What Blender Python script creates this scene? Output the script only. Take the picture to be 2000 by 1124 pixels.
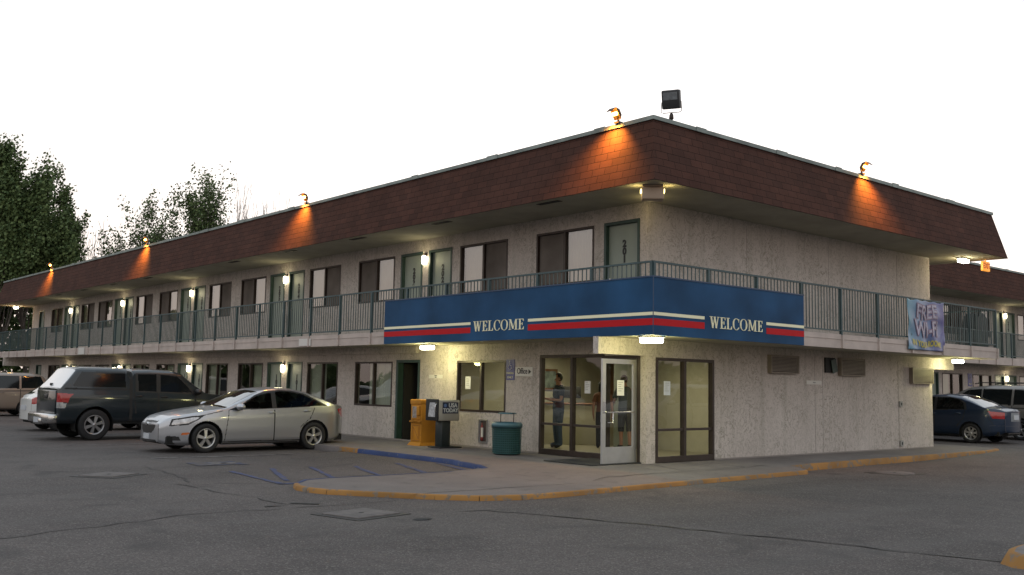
import bpy, bmesh, math, random
import numpy as np
from mathutils import Vector, Matrix
R = math.radians
scn = bpy.context.scene
COL = scn.collection
for o in list(bpy.data.objects): bpy.data.objects.remove(o)

# ------------------------------------------------------------------ camera
cam_d = bpy.data.cameras.new("camera"); cam = bpy.data.objects.new("camera", cam_d); COL.objects.link(cam)
cam.location = (-14.7249, -13.0446, 1.4923)
yaw, pit, rol = 0.8618, 0.0985, 0.01824
fw = Vector((math.cos(yaw)*math.cos(pit), math.sin(yaw)*math.cos(pit), math.sin(pit)))
rt = Vector((math.sin(yaw), -math.cos(yaw), 0)); up = rt.cross(fw)
r2 = rt*math.cos(rol)+up*math.sin(rol); u2 = -rt*math.sin(rol)+up*math.cos(rol)
cam.rotation_euler = Matrix((r2, u2, -fw)).transposed().to_euler()
cam_d.sensor_width = 36; cam_d.lens = 1922.2113/2000*36; cam_d.clip_end = 3000; cam_d.clip_start = 0.05
scn.camera = cam

# ------------------------------------------------------------------ sky and light (dusk, sun just behind the motel)
SUN_EL, SUN_AZ = R(2.0), R(45)     # azimuth measured from +X towards +Y : behind the corner of the building
world = bpy.data.worlds.new("World"); scn.world = world; world.use_nodes = True
wn = world.node_tree.nodes; wl = world.node_tree.links; wn.clear()
wo = wn.new("ShaderNodeOutputWorld"); bg = wn.new("ShaderNodeBackground"); sky = wn.new("ShaderNodeTexSky")
sky.sky_type = 'NISHITA'; sky.sun_disc = False; sky.sun_elevation = SUN_EL; sky.sun_rotation = math.pi/2 - SUN_AZ
sky.air_density = 1.0; sky.dust_density = 2.0; sky.ozone_density = 1.5
hs = wn.new("ShaderNodeHueSaturation"); hs.inputs['Saturation'].default_value = 0.2
mx = wn.new("ShaderNodeMix"); mx.data_type = 'RGBA'; mx.inputs[0].default_value = 0.42
mx.inputs[7].default_value = (8.0, 7.95, 8.2, 1)      # thin bright dusk overcast evening the clear sky out
wtc = wn.new("ShaderNodeTexCoord"); wsp = wn.new("ShaderNodeSeparateXYZ"); wl.new(wtc.outputs['Generated'], wsp.inputs[0])
wr = wn.new("ShaderNodeValToRGB"); wl.new(wsp.outputs['Z'], wr.inputs[0]); e_ = wr.color_ramp.elements
e_[0].position = 0.0; e_[0].color = (1.0, .80, .70, 1); e_[1].position = 1.0; e_[1].color = (.80, .90, 1.0, 1)
for p_, c_ in ((.10, (1.0, .86, .78, 1)), (.24, (.99, .94, .92, 1)), (.42, (.90, .95, 1.0, 1))): q_ = e_.new(p_); q_.color = c_
wv = wn.new("ShaderNodeVectorMath"); wv.operation = 'SCALE'; wv.inputs['Scale'].default_value = 8.6; wl.new(wr.outputs[0], wv.inputs[0]); wl.new(wv.outputs[0], mx.inputs[7])
wl.new(sky.outputs[0], hs.inputs['Color']); wl.new(hs.outputs[0], mx.inputs[6]); wl.new(mx.outputs[2], bg.inputs['Color']); wl.new(bg.outputs[0], wo.inputs[0])
bg.inputs['Strength'].default_value = 0.15
sd = bpy.data.lights.new("sun", 'SUN'); sd.energy = 0.25; sd.angle = R(12); sd.color = (1, .8, .62)
sun = bpy.data.objects.new("sun", sd); COL.objects.link(sun)
sdir = Vector((math.cos(SUN_AZ)*math.cos(SUN_EL), math.sin(SUN_AZ)*math.cos(SUN_EL), math.sin(SUN_EL)))
sun.rotation_euler = sdir.to_track_quat('Z', 'Y').to_euler(); sun.location = (0, 0, 40)
vs = scn.view_settings; vs.view_transform = 'Standard'; vs.look = 'None'; vs.exposure = 0.7; vs.gamma = 1.0

# ------------------------------------------------------------------ helpers
def tag(o, label=None, cat=None, group=None, kind=None):
    if label: o['label'] = label
    if cat: o['category'] = cat
    if group: o['group'] = group
    if kind: o['kind'] = kind
    return o
def empty(name, loc=(0, 0, 0), rz=0.0):
    o = bpy.data.objects.new(name, None); COL.objects.link(o); o.location = loc; o.rotation_euler = (0, 0, rz)
    o.empty_display_size = .2
    return o
def copy_tree(o, parent=None):
    c = o.copy(); COL.objects.link(c)
    if parent is not None:
        c.parent = parent
    for ch in [x for x in bpy.data.objects if x.parent == o]: copy_tree(ch, c)
    return c

class MB:
    def __init__(s): s.v = []; s.f = []; s.m = []; s.sm = []
    def add(s, vs_, fs_, mi=0, smooth=False):
        b = len(s.v); s.v += [tuple(v) for v in vs_]
        for f in fs_: s.f.append(tuple(b+i for i in f)); s.m.append(mi); s.sm.append(smooth)
    def quad(s, a, b, c, d, mi=0): s.add([a, b, c, d], [(0, 1, 2, 3)], mi)
    def box(s, x0, x1, y0, y1, z0, z1, mi=0, M=None):
        if x0 > x1: x0, x1 = x1, x0
        if y0 > y1: y0, y1 = y1, y0
        v = [Vector(p) for p in ((x0,y0,z0),(x1,y0,z0),(x1,y1,z0),(x0,y1,z0),(x0,y0,z1),(x1,y0,z1),(x1,y1,z1),(x0,y1,z1))]
        if M is not None: v = [M @ p for p in v]
        s.add(v, [(0,3,2,1),(4,5,6,7),(0,1,5,4),(1,2,6,5),(2,3,7,6),(3,0,4,7)], mi)
    def bbox(s, x0, x1, y0, y1, z0, z1, r=.02, mi=0, M=None, seg=2):   # bevelled box
        bm = bmesh.new(); bmesh.ops.create_cube(bm, size=1)
        for v in bm.verts: v.co = Vector(((x0+x1)/2+v.co.x*(x1-x0), (y0+y1)/2+v.co.y*(y1-y0), (z0+z1)/2+v.co.z*(z1-z0)))
        bmesh.ops.bevel(bm, geom=list(bm.edges), offset=r, segments=seg, profile=.5, affect='EDGES')
        s.addbm(bm, mi, M, True)
    def addbm(s, bm, mi=0, M=None, smooth=False):
        bm.verts.index_update()
        vv = [(M @ v.co) if M is not None else v.co.copy() for v in bm.verts]
        s.add(vv, [tuple(v.index for v in f.verts) for f in bm.faces], mi, smooth); bm.free()
    def tube(s, pts, rad, n=8, mi=0, cap=True, smooth=True):
        pts = [Vector(p) for p in pts]; rad = rad if isinstance(rad, (list, tuple)) else [rad]*len(pts)
        rings = []; b0 = None
        for i, p in enumerate(pts):
            t = (pts[min(i+1, len(pts)-1)]-pts[max(i-1, 0)]).normalized()
            if b0 is None:
                a = Vector((0, 0, 1)) if abs(t.z) < .9 else Vector((1, 0, 0)); b0 = t.cross(a).normalized()
            b0 = (b0 - t*b0.dot(t)).normalized(); c0 = t.cross(b0)
            rings.append([p+(b0*math.cos(2*math.pi*k/n)+c0*math.sin(2*math.pi*k/n))*rad[i] for k in range(n)])
        vs_ = [v for r_ in rings for v in r_]; fs_ = []
        for i in range(len(pts)-1):
            for k in range(n): fs_.append((i*n+k, i*n+(k+1) % n, (i+1)*n+(k+1) % n, (i+1)*n+k))
        s.add(vs_, fs_, mi, smooth)
        if cap:
            s.add(rings[0], [tuple(range(n))[::-1]], mi); s.add(rings[-1], [tuple(range(n))], mi)
    def lathe(s, prof, n=24, axis='Z', c=(0, 0, 0), mi=0, smooth=True):   # prof: (radius, height)
        vs_ = []; c = Vector(c)
        for (r_, h) in prof:
            for k in range(n):
                a = 2*math.pi*k/n; x, y = r_*math.cos(a), r_*math.sin(a)
                vs_.append(c+Vector({'Z': (x, y, h), 'Y': (x, h, y), 'X': (h, x, y)}[axis]))
        fs_ = []
        for i in range(len(prof)-1):
            for k in range(n): fs_.append((i*n+k, i*n+(k+1) % n, (i+1)*n+(k+1) % n, (i+1)*n+k))
        s.add(vs_, fs_, mi, smooth)
    def build(s, name, mats, parent=None, loc=None):
        if not isinstance(mats, (list, tuple)): mats = [mats]
        me = bpy.data.meshes.new(name); me.from_pydata(s.v, [], s.f)
        for m in mats: me.materials.append(m)
        me.polygons.foreach_set('material_index', s.m); me.polygons.foreach_set('use_smooth', s.sm)
        n = len(me.loops)
        co = np.empty(len(me.vertices)*3); me.vertices.foreach_get('co', co); co = co.reshape(-1, 3)
        li = np.empty(n, int); me.loops.foreach_get('vertex_index', li)
        nf = len(me.polygons); no = np.empty(nf*3); me.polygons.foreach_get('normal', no); no = np.abs(no.reshape(-1, 3))
        lt = np.empty(nf, int); me.polygons.foreach_get('loop_total', lt)
        fn = np.repeat(no, lt, axis=0); P = co[li]
        uv = np.where((fn[:, 2] > .75)[:, None], P[:, [0, 1]], np.where((fn[:, 0] > fn[:, 1])[:, None], P[:, [1, 2]], P[:, [0, 2]]))
        ul = me.uv_layers.new(name="UVMap"); ul.data.foreach_set('uv', uv.astype(np.float32).ravel())
        me.update()
        o = bpy.data.objects.new(name, me); COL.objects.link(o)
        if parent is not None: o.parent = parent
        if loc is not None: o.location = loc
        return o

# ------------------------------------------------------------------ materials
MATS = {}
def mat(name, col, rough=.6, metal=0., spec=.5, coat=0., vary=0., vscale=5., bump=0., bscale=40., emit=None, es=0.):
    if name in MATS: return MATS[name]
    m = bpy.data.materials.new(name); m.use_nodes = True; nt = m.node_tree; b = nt.nodes['Principled BSDF']
    b.inputs['Base Color'].default_value = (*col, 1); b.inputs['Roughness'].default_value = rough; b.inputs['Metallic'].default_value = metal
    b.inputs['Specular IOR Level'].default_value = spec; b.inputs['Coat Weight'].default_value = coat; b.inputs['Coat Roughness'].default_value = .05
    if emit: b.inputs['Emission Color'].default_value = (*emit, 1); b.inputs['Emission Strength'].default_value = es
    tc = nt.nodes.new('ShaderNodeTexCoord')
    if vary:
        n = nt.nodes.new('ShaderNodeTexNoise'); n.inputs['Scale'].default_value = vscale; n.inputs['Detail'].default_value = 6
        nt.links.new(tc.outputs['Object'], n.inputs['Vector'])
        r = nt.nodes.new('ShaderNodeMapRange'); r.inputs['From Min'].default_value = .3; r.inputs['From Max'].default_value = .7
        r.inputs['To Min'].default_value = 1-vary; r.inputs['To Max'].default_value = 1+vary
        nt.links.new(n.outputs['Fac'], r.inputs['Value'])
        v = nt.nodes.new('ShaderNodeVectorMath'); v.operation = 'SCALE'; v.inputs[0].default_value = col
        nt.links.new(r.outputs[0], v.inputs['Scale']); nt.links.new(v.outputs[0], b.inputs['Base Color'])
    if bump:
        n2 = nt.nodes.new('ShaderNodeTexNoise'); n2.inputs['Scale'].default_value = bscale; n2.inputs['Detail'].default_value = 4
        nt.links.new(tc.outputs['Object'], n2.inputs['Vector'])
        bp = nt.nodes.new('ShaderNodeBump'); bp.inputs['Strength'].default_value = bump; bp.inputs['Distance'].default_value = .02
        nt.links.new(n2.outputs['Fac'], bp.inputs['Height']); nt.links.new(bp.outputs[0], b.inputs['Normal'])
    MATS[name] = m; return m

def N(nt, t, **kw):
    n = nt.nodes.new(t)
    for k, v in kw.items():
        if k.startswith('i_'):
            n.inputs[k[2:].replace('_', ' ')].default_value = v
        else: setattr(n, k, v)
    return n
def ramp(nt, src, stops):
    r = nt.nodes.new('ShaderNodeValToRGB'); el = r.color_ramp.elements
    while len(el) < len(stops): el.new(.5)
    for e, (p, c) in zip(el, stops): e.position = p; e.color = (c, c, c, 1) if not isinstance(c, tuple) else (*c, 1)
    nt.links.new(src, r.inputs[0]); return r.outputs[0]
def mixc(nt, fac, a, b, mode='MIX'):
    m = nt.nodes.new('ShaderNodeMix'); m.data_type = 'RGBA'; m.blend_type = mode
    for i, x in ((0, fac), (6, a), (7, b)):
        if isinstance(x, (int, float)): m.inputs[i].default_value = x
        elif isinstance(x, tuple): m.inputs[i].default_value = (*x, 1)
        else: nt.links.new(x, m.inputs[i])
    return m.outputs[2]
def newmat(name):
    m = bpy.data.materials.new(name); m.use_nodes = True; nt = m.node_tree
    return m, nt, nt.nodes['Principled BSDF'], nt.nodes.new('ShaderNodeTexCoord')

def wall_material():
    m, nt, b, tc = newmat('textured_stucco'); L = nt.links
    geo = nt.nodes.new('ShaderNodeNewGeometry')
    big = N(nt, 'ShaderNodeTexNoise', i_Scale=.7, i_Detail=5.); L.new(geo.outputs['Position'], big.inputs['Vector'])
    base = mixc(nt, ramp(nt, big.outputs['Fac'], [(.3, 0.), (.7, 1.)]), (.51, .455, .415), (.60, .54, .495))
    mp = N(nt, 'ShaderNodeMapping'); mp.inputs['Scale'].default_value = (1, 1, .75); L.new(geo.outputs['Position'], mp.inputs['Vector'])
    s1 = N(nt, 'ShaderNodeTexNoise', i_Scale=5.5, i_Detail=5., i_Distortion=2.6, i_Roughness=.6); L.new(mp.outputs[0], s1.inputs['Vector'])
    scr = ramp(nt, s1.outputs['Fac'], [(.515, 0.), (.56, 1.), (.60, 0.)])       # trowel skips: thin crooked marks
    sp = N(nt, 'ShaderNodeTexNoise', i_Scale=1.3, i_Detail=2.); L.new(geo.outputs['Position'], sp.inputs['Vector'])
    spm = ramp(nt, sp.outputs['Fac'], [(.35, .45), (.6, 1.)])
    mm = nt.nodes.new('ShaderNodeMath'); mm.operation = 'MULTIPLY'; L.new(scr, mm.inputs[0]); L.new(spm, mm.inputs[1])
    c2 = mixc(nt, mm.outputs[0], base, (.27, .245, .20))
    fine = N(nt, 'ShaderNodeTexNoise', i_Scale=34., i_Detail=4., i_Roughness=.7); L.new(geo.outputs['Position'], fine.inputs['Vector'])
    c3 = mixc(nt, .9, c2, ramp(nt, fine.outputs['Fac'], [(.3, .78), (.7, 1.12)]), 'MULTIPLY')
    # grime streaks running down and splash dirt at the foot of the wall
    mp2 = N(nt, 'ShaderNodeMapping'); mp2.inputs['Scale'].default_value = (3.2, 3.2, .16); L.new(geo.outputs['Position'], mp2.inputs['Vector'])
    st = N(nt, 'ShaderNodeTexNoise', i_Scale=1.5, i_Detail=5.); L.new(mp2.outputs[0], st.inputs['Vector'])
    c4 = mixc(nt, ramp(nt, st.outputs['Fac'], [(.5, 0.), (.75, .38)]), c3, (.27, .25, .2))
    L.new(c4, b.inputs['Base Color']); b.inputs['Roughness'].default_value = .9; b.inputs['Specular IOR Level'].default_value = .2
    ad = nt.nodes.new('ShaderNodeMath'); ad.operation = 'ADD'; L.new(fine.outputs['Fac'], ad.inputs[0]); L.new(s1.outputs['Fac'], ad.inputs[1])
    bp = N(nt, 'ShaderNodeBump', i_Strength=.5, i_Distance=.02); L.new(ad.outputs[0], bp.inputs['Height']); L.new(bp.outputs[0], b.inputs['Normal'])
    return m
def shingle_material():
    m, nt, b, tc = newmat('roof_shingles'); L = nt.links
    br = N(nt, 'ShaderNodeTexBrick', i_Scale=1., i_Mortar_Size=.005, i_Mortar_Smooth=.4, i_Brick_Width=.33, i_Row_Height=.145, i_Bias=-.1)
    br.inputs['Color1'].default_value = (.076, .035, .026, 1); br.inputs['Color2'].default_value = (.056, .028, .022, 1); br.inputs['Mortar'].default_value = (.02, .012, .01, 1)
    nz0 = N(nt, 'ShaderNodeTexNoise', i_Scale=2.2, i_Detail=3.); L.new(tc.outputs['UV'], nz0.inputs['Vector'])
    dv = N(nt, 'ShaderNodeVectorMath', operation='SCALE'); dv.inputs['Scale'].default_value = .016; L.new(nz0.outputs['Color'], dv.inputs[0])
    da = N(nt, 'ShaderNodeVectorMath', operation='ADD'); L.new(tc.outputs['UV'], da.inputs[0]); L.new(dv.outputs[0], da.inputs[1])
    L.new(da.outputs[0], br.inputs['Vector'])
    nz = N(nt, 'ShaderNodeTexNoise', i_Scale=1.1, i_Detail=8., i_Roughness=.7); L.new(tc.outputs['UV'], nz.inputs['Vector'])
    c = mixc(nt, .85, br.outputs['Color'], ramp(nt, nz.outputs['Fac'], [(.3, .72), (.7, 1.2)]), 'MULTIPLY')
    g = N(nt, 'ShaderNodeTexNoise', i_Scale=90., i_Detail=2.); L.new(tc.outputs['UV'], g.inputs['Vector'])
    c = mixc(nt, .6, c, ramp(nt, g.outputs['Fac'], [(.3, .7), (.7, 1.3)]), 'MULTIPLY')
    L.new(c, b.inputs['Base Color']); b.inputs['Roughness'].default_value = .95; b.inputs['Specular IOR Level'].default_value = .15
    # saw-tooth courses: each row's lower edge stands proud
    sx = N(nt, 'ShaderNodeSeparateXYZ'); L.new(da.outputs[0], sx.inputs[0])
    dvd = N(nt, 'ShaderNodeMath', operation='DIVIDE'); dvd.inputs[1].default_value = .145; L.new(sx.outputs['Y'], dvd.inputs[0])
    fr = N(nt, 'ShaderNodeMath', operation='FRACT'); L.new(dvd.outputs[0], fr.inputs[0])
    su = N(nt, 'ShaderNodeMath', operation='SUBTRACT'); su.inputs[0].default_value = 1.; L.new(fr.outputs[0], su.inputs[1])
    mu = N(nt, 'ShaderNodeMath', operation='MULTIPLY'); L.new(su.outputs[0], mu.inputs[0]); 
    inv = N(nt, 'ShaderNodeMath', operation='SUBTRACT'); inv.inputs[0].default_value = 1.; L.new(br.outputs['Fac'], inv.inputs[1]); L.new(inv.outputs[0], mu.inputs[1])
    bp = N(nt, 'ShaderNodeBump', i_Strength=.8, i_Distance=.02); L.new(mu.outputs[0], bp.inputs['Height']); L.new(bp.outputs[0], b.inputs['Normal'])
    return m
def asphalt_material(name, lo, hi, stone=.12, sc=1.):
    m, nt, b, tc = newmat(name); L = nt.links
    geo = nt.nodes.new('ShaderNodeNewGeometry'); P = geo.outputs['Position']
    a = N(nt, 'ShaderNodeTexNoise', i_Scale=.28*sc, i_Detail=7., i_Roughness=.6); L.new(P, a.inputs['Vector'])
    c = mixc(nt, ramp(nt, a.outputs['Fac'], [(.35, 0.), (.65, 1.)]), lo, hi)
    a2 = N(nt, 'ShaderNodeTexNoise', i_Scale=1.7, i_Detail=6., i_Roughness=.7, i_Distortion=.5); L.new(P, a2.inputs['Vector'])
    c = mixc(nt, .8, c, ramp(nt, a2.outputs['Fac'], [(.3, .84), (.7, 1.15)]), 'MULTIPLY')
    v = N(nt, 'ShaderNodeTexVoronoi', i_Scale=70.); L.new(P, v.inputs['Vector'])
    vv = N(nt, 'ShaderNodeSeparateColor'); L.new(v.outputs['Color'], vv.inputs[0])
    c = mixc(nt, ramp(nt, vv.outputs[0], [(.0, 0.), (.72, 0.), (1., .75)]), c, (.2, .185, .17))
    c = mixc(nt, ramp(nt, vv.outputs[1], [(.0, 0.), (.7, 0.), (1., .7)]), c, (.022, .022, .023))
    # tar streaks and oil drips
    o = N(nt, 'ShaderNodeTexNoise', i_Scale=.9, i_Detail=3., i_Distortion=.8); L.new(P, o.inputs['Vector'])
    c = mixc(nt, ramp(nt, o.outputs['Fac'], [(.58, 0.), (.72, .5)]), c, (.032, .031, .031))
    w_ = N(nt, 'ShaderNodeTexNoise', i_Scale=.55, i_Detail=2.); mpw = N(nt, 'ShaderNodeMapping'); mpw.inputs['Scale'].default_value = (.35, 2.2, 1); mpw.inputs['Rotation'].default_value = (0, 0, .55); L.new(P, mpw.inputs['Vector']); L.new(mpw.outputs[0], w_.inputs['Vector'])
    c = mixc(nt, ramp(nt, w_.outputs['Fac'], [(.5, 0.), (.68, .3)]), c, (.10, .094, .09))
    L.new(c, b.inputs['Base Color']); b.inputs['Roughness'].default_value = .85; b.inputs['Specular IOR Level'].default_value = .35
    f = N(nt, 'ShaderNodeTexNoise', i_Scale=55., i_Detail=4., i_Roughness=.8); L.new(P, f.inputs['Vector'])
    bp = N(nt, 'ShaderNodeBump', i_Strength=.45, i_Distance=.012); L.new(f.outputs['Fac'], bp.inputs['Height']); L.new(bp.outputs[0], b.inputs['Normal'])
    return m
def concrete_material():
    m, nt, b, tc = newmat('pavement_concrete'); L = nt.links
    geo = nt.nodes.new('ShaderNodeNewGeometry'); P = geo.outputs['Position']
    a = N(nt, 'ShaderNodeTexNoise', i_Scale=.6, i_Detail=8., i_Roughness=.65); L.new(P, a.inputs['Vector'])
    c = mixc(nt, ramp(nt, a.outputs['Fac'], [(.3, 0.), (.7, 1.)]), (.125, .112, .108), (.185, .165, .155))
    a2 = N(nt, 'ShaderNodeTexNoise', i_Scale=3., i_Detail=6., i_Distortion=.6); L.new(P, a2.inputs['Vector'])
    c = mixc(nt, ramp(nt, a2.outputs['Fac'], [(.56, 0.), (.72, .55)]), c, (.085, .08, .075))
    g = N(nt, 'ShaderNodeTexNoise', i_Scale=60., i_Detail=3.); L.new(P, g.inputs['Vector'])
    c = mixc(nt, .7, c, ramp(nt, g.outputs['Fac'], [(.3, .82), (.7, 1.16)]), 'MULTIPLY')
    L.new(c, b.inputs['Base Color']); b.inputs['Roughness'].default_value = .88; b.inputs['Specular IOR Level'].default_value = .3
    bp = N(nt, 'ShaderNodeBump', i_Strength=.25, i_Distance=.01); L.new(g.outputs['Fac'], bp.inputs['Height']); L.new(bp.outputs[0], b.inputs['Normal'])
    return m
def chipped(name, col, under, thr=.56, sc=7.):    # worn paint over concrete
    m, nt, b, tc = newmat(name); L = nt.links
    geo = nt.nodes.new('ShaderNodeNewGeometry'); P = geo.outputs['Position']
    a = N(nt, 'ShaderNodeTexNoise', i_Scale=sc, i_Detail=8., i_Roughness=.7); L.new(P, a.inputs['Vector'])
    a2 = N(nt, 'ShaderNodeTexNoise', i_Scale=1.5, i_Detail=3.); L.new(P, a2.inputs['Vector'])
    c1 = mixc(nt, .9, col, ramp(nt, a2.outputs['Fac'], [(.3, .7), (.7, 1.2)]), 'MULTIPLY')
    c = mixc(nt, ramp(nt, a.outputs['Fac'], [(thr, 0.), (thr+.05, 1.)]), c1, under)
    L.new(c, b.inputs['Base Color']); b.inputs['Roughness'].default_value = .8
    return m
def glass_material(name, tint=(.75, .77, .74), ior=1.7, rough=.015, wav=0.0, refl=2.):
    m = bpy.data.materials.new(name); m.use_nodes = True; nt = m.node_tree; nt.nodes.clear(); L = nt.links
    out = nt.nodes.new('ShaderNodeOutputMaterial'); t = nt.nodes.new('ShaderNodeBsdfTransparent'); t.inputs[0].default_value = (*tint, 1)
    g = nt.nodes.new('ShaderNodeBsdfGlossy'); g.inputs['Roughness'].default_value = rough; g.inputs['Color'].default_value = (1, 1, 1, 1)
    f = nt.nodes.new('ShaderNodeLayerWeight'); f.inputs['Blend'].default_value = .5
    pw = N(nt, 'ShaderNodeMath', operation='POWER'); pw.inputs[1].default_value = 4.5; L.new(f.outputs['Facing'], pw.inputs[0])
    mr = N(nt, 'ShaderNodeMapRange'); mr.inputs['To Min'].default_value = refl*((ior-1)/(ior+1))**2; mr.inputs['To Max'].default_value = 1.; L.new(pw.outputs[0], mr.inputs['Value'])
    mix = nt.nodes.new('ShaderNodeMixShader'); L.new(mr.outputs[0], mix.inputs[0]); L.new(t.outputs[0], mix.inputs[1]); L.new(g.outputs[0], mix.inputs[2]); L.new(mix.outputs[0], out.inputs[0])
    if wav:
        tc = nt.nodes.new('ShaderNodeTexCoord'); n = N(nt, 'ShaderNodeTexNoise', i_Scale=2.2, i_Detail=1.); L.new(tc.outputs['Object'], n.inputs['Vector'])
        bp = N(nt, 'ShaderNodeBump', i_Strength=wav, i_Distance=.03); L.new(n.outputs['Fac'], bp.inputs['Height']); L.new(bp.outputs[0], g.inputs['Normal'])
    return m
def emis(name, col, s):
    m = bpy.data.materials.new(name); m.use_nodes = True; nt = m.node_tree; nt.nodes.clear()
    out = nt.nodes.new('ShaderNodeOutputMaterial'); e = nt.nodes.new('ShaderNodeEmission'); e.inputs[0].default_value = (*col, 1); e.inputs[1].default_value = s
    nt.links.new(e.outputs[0], out.inputs[0]); return m
def curtain_material(name, c1, c2):
    m, nt, b, tc = newmat(name); L = nt.links
    a = N(nt, 'ShaderNodeTexNoise', i_Scale=1.2, i_Detail=3.); L.new(tc.outputs['Object'], a.inputs['Vector'])
    L.new(mixc(nt, ramp(nt, a.outputs['Fac'], [(.35, 0.), (.65, 1.)]), c1, c2), b.inputs['Base Color']); b.inputs['Roughness'].default_value = .9
    return m
WALL = wall_material(); SHING = shingle_material()
ASPH = asphalt_material('coarse_asphalt', (.061, .052, .05), (.10, .086, .081))
ASPH2 = asphalt_material('smooth_asphalt', (.054, .047, .045), (.081, .07, .067), sc=1.6)
CONC = concrete_material()
KERBY = chipped('yellow_kerb_paint', (.28, .135, .03), (.15, .12, .09), .53, 5.)
KERBB = chipped('blue_kerb_paint', (.02, .04, .12), (.12, .115, .11), .6)
LINEW = chipped('worn_white_paint', (.2, .19, .185), (.075, .07, .068), .5, 9.)
LINEB = chipped('worn_blue_paint', (.035, .05, .135), (.075, .07, .068), .52, 9.)
SOFF = mat('soffit_plaster', (.33, .31, .25), .9, vary=.14, vscale=1.6, bump=.3, bscale=25)
FASC = mat('balcony_fascia_paint', (.47, .40, .36), .75, vary=.13, vscale=2.5, bump=.1)
TEAL = mat('dark_teal_paint', (.04, .075, .08), .5, vary=.2, vscale=3)
PICK = mat('picket_paint', (.08, .11, .108), .5, vary=.15, vscale=3)
DGREEN = mat('door_frame_green', (.025, .055, .045), .5, vary=.2)
LEAF = mat('door_leaf_pale_green', (.27, .31, .265), .55, vary=.06, vscale=2)
BRONZE = mat('dark_bronze_frame', (.045, .032, .026), .45, metal=.3, vary=.2)
GLASS = glass_material('window_glass', (.72, .73, .7), 1.95, wav=.04)
GLASSL = glass_material('lower_window_glass', (.8, .84, .8), 1.6, wav=.04)
OGLASS = glass_material('office_glass', (.86, .88, .82), 1.42, wav=.02)
SCREEN = mat('insect_screen', (.15, .13, .115), .95, spec=.1, vary=.25, vscale=1.5)
CURT = curtain_material('cream_curtain', (.50, .42, .34), (.60, .52, .43))
CURTL = curtain_material('grey_green_curtain', (.42, .43, .36), (.54, .54, .46))
BLACK = mat('matt_black', (.012, .012, .012), .7)
ROOMSHADE = mat('room_shade', (.02, .018, .016), .9)  # near-black base colour stands in for the shade of unlit rooms
CAP = mat('roof_edge_flashing', (.20, .235, .22), .6, metal=.1, vary=.3, vscale=2.2)
ROOFTOP = mat('roof_gravel', (.2, .19, .18), .95, vary=.2)
CHROME = mat('brushed_chrome', (.62, .62, .62), .22, metal=1.)
ALU = mat('aluminium', (.55, .56, .56), .35, metal=.85, vary=.06)
WHITEP = mat('white_paper', (.72, .72, .7), .7)
WHITES = mat('white_sign', (.62, .6, .56), .5)
RED = mat('sign_red', (.48, .008, .014), .6, spec=.2, vary=.05)
SBLUE = mat('sign_blue', (.017, .066, .15), .6, spec=.15, vary=.32, vscale=.9)
SWHITE = mat('sign_white', (.86, .82, .56), .45)
INK = mat('black_ink', (.015, .015, .015), .6)

def text_mesh(s, size, extrude=.004, bold=0.0, sx=1.0, sp=1.0, align='CENTER'):
    c = bpy.data.curves.new('t', 'FONT'); c.body = s; c.size = size; c.extrude = extrude; c.offset = bold; c.align_x = align; c.align_y = 'CENTER'; c.space_character = sp
    o = bpy.data.objects.new('t', c); COL.objects.link(o); bpy.context.view_layer.update()
    dg = bpy.context.evaluated_depsgraph_get(); me = bpy.data.meshes.new_from_object(o.evaluated_get(dg))
    bpy.data.objects.remove(o)
    if sx != 1:
        for v in me.vertices: v.co.x *= sx
    return me
def put_text(name, s, size, m, origin, U, V, parent=None, **kw):   # text lying on a plane spanned by U (reading) and V (up)
    me = text_mesh(s, size, **kw); me.materials.clear(); me.materials.append(m)
    U = Vector(U).normalized(); V = Vector(V).normalized(); W_ = U.cross(V)
    M = Matrix((U, V, W_)).transposed().to_4x4(); M.translation = Vector(origin); me.transform(M)
    o = bpy.data.objects.new(name, me); COL.objects.link(o)
    if parent is not None: o.parent = parent
    return o
def light(kind, loc, energy, col, size=.05, aim=None, spot=None, blend=.3, parent=None, name='bulb_light'):
    d = bpy.data.lights.new(name, kind); d.energy = energy; d.color = col
    if kind in ('POINT', 'SPOT'): d.shadow_soft_size = size
    if kind == 'AREA': d.size = size
    if spot: d.spot_size = spot; d.spot_blend = blend
    o = bpy.data.objects.new(name, d); COL.objects.link(o); o.location = loc
    if aim is not None: o.rotation_euler = (Vector(loc)-Vector(aim)).to_track_quat('Z', 'Y').to_euler()
    if parent is not None: o.parent = parent
    return o
# ------------------------------------------------------------------ ground
W_, Z1, Z2, Z3, Z4, Z5, OB, OT, LB, LA = 1.23, 2.44, 2.735, 3.79, 5.2, 6.52, 1.5, 1.21, 11.71, 43.25
def sstep(a, b, x): t = min(max((x-a)/(b-a), 0), 1); return t*t*(3-2*t)
def zlot(x, y): return -.13 + .04*(1-sstep(3.0, 5.0, -x))*sstep(.8, 1.8, y)*(1-sstep(6.6, 7.1, y)) * (1 if x < 0 else 0) + .13*sstep(8, 15, x) + .12*sstep(15, 28, x)
def ground():
    xs = [-600, -200, -80, -40] + list(np.arange(-24, -8, 2.))+list(np.arange(-8, 0, .5))+list(np.arange(0, 40, 2.)) + [60, 120, 300, 900]; ys = [-600, -200, -80, -40] + list(np.arange(-22, 0, 2.))+list(np.arange(0, 9, .3))+list(np.arange(9, 60, 3.)) + [80, 150, 400, 900]
    v = [(x, y, zlot(x, y)) for y in ys for x in xs]; nx = len(xs)
    f = [(j*nx+i, j*nx+i+1, (j+1)*nx+i+1, (j+1)*nx+i) for j in range(len(ys)-1) for i in range(nx-1)]
    mb = MB(); mb.add(v, f, 0, True); tag(mb.build('parking_lot', ASPH), kind='structure')
ground()
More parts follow.
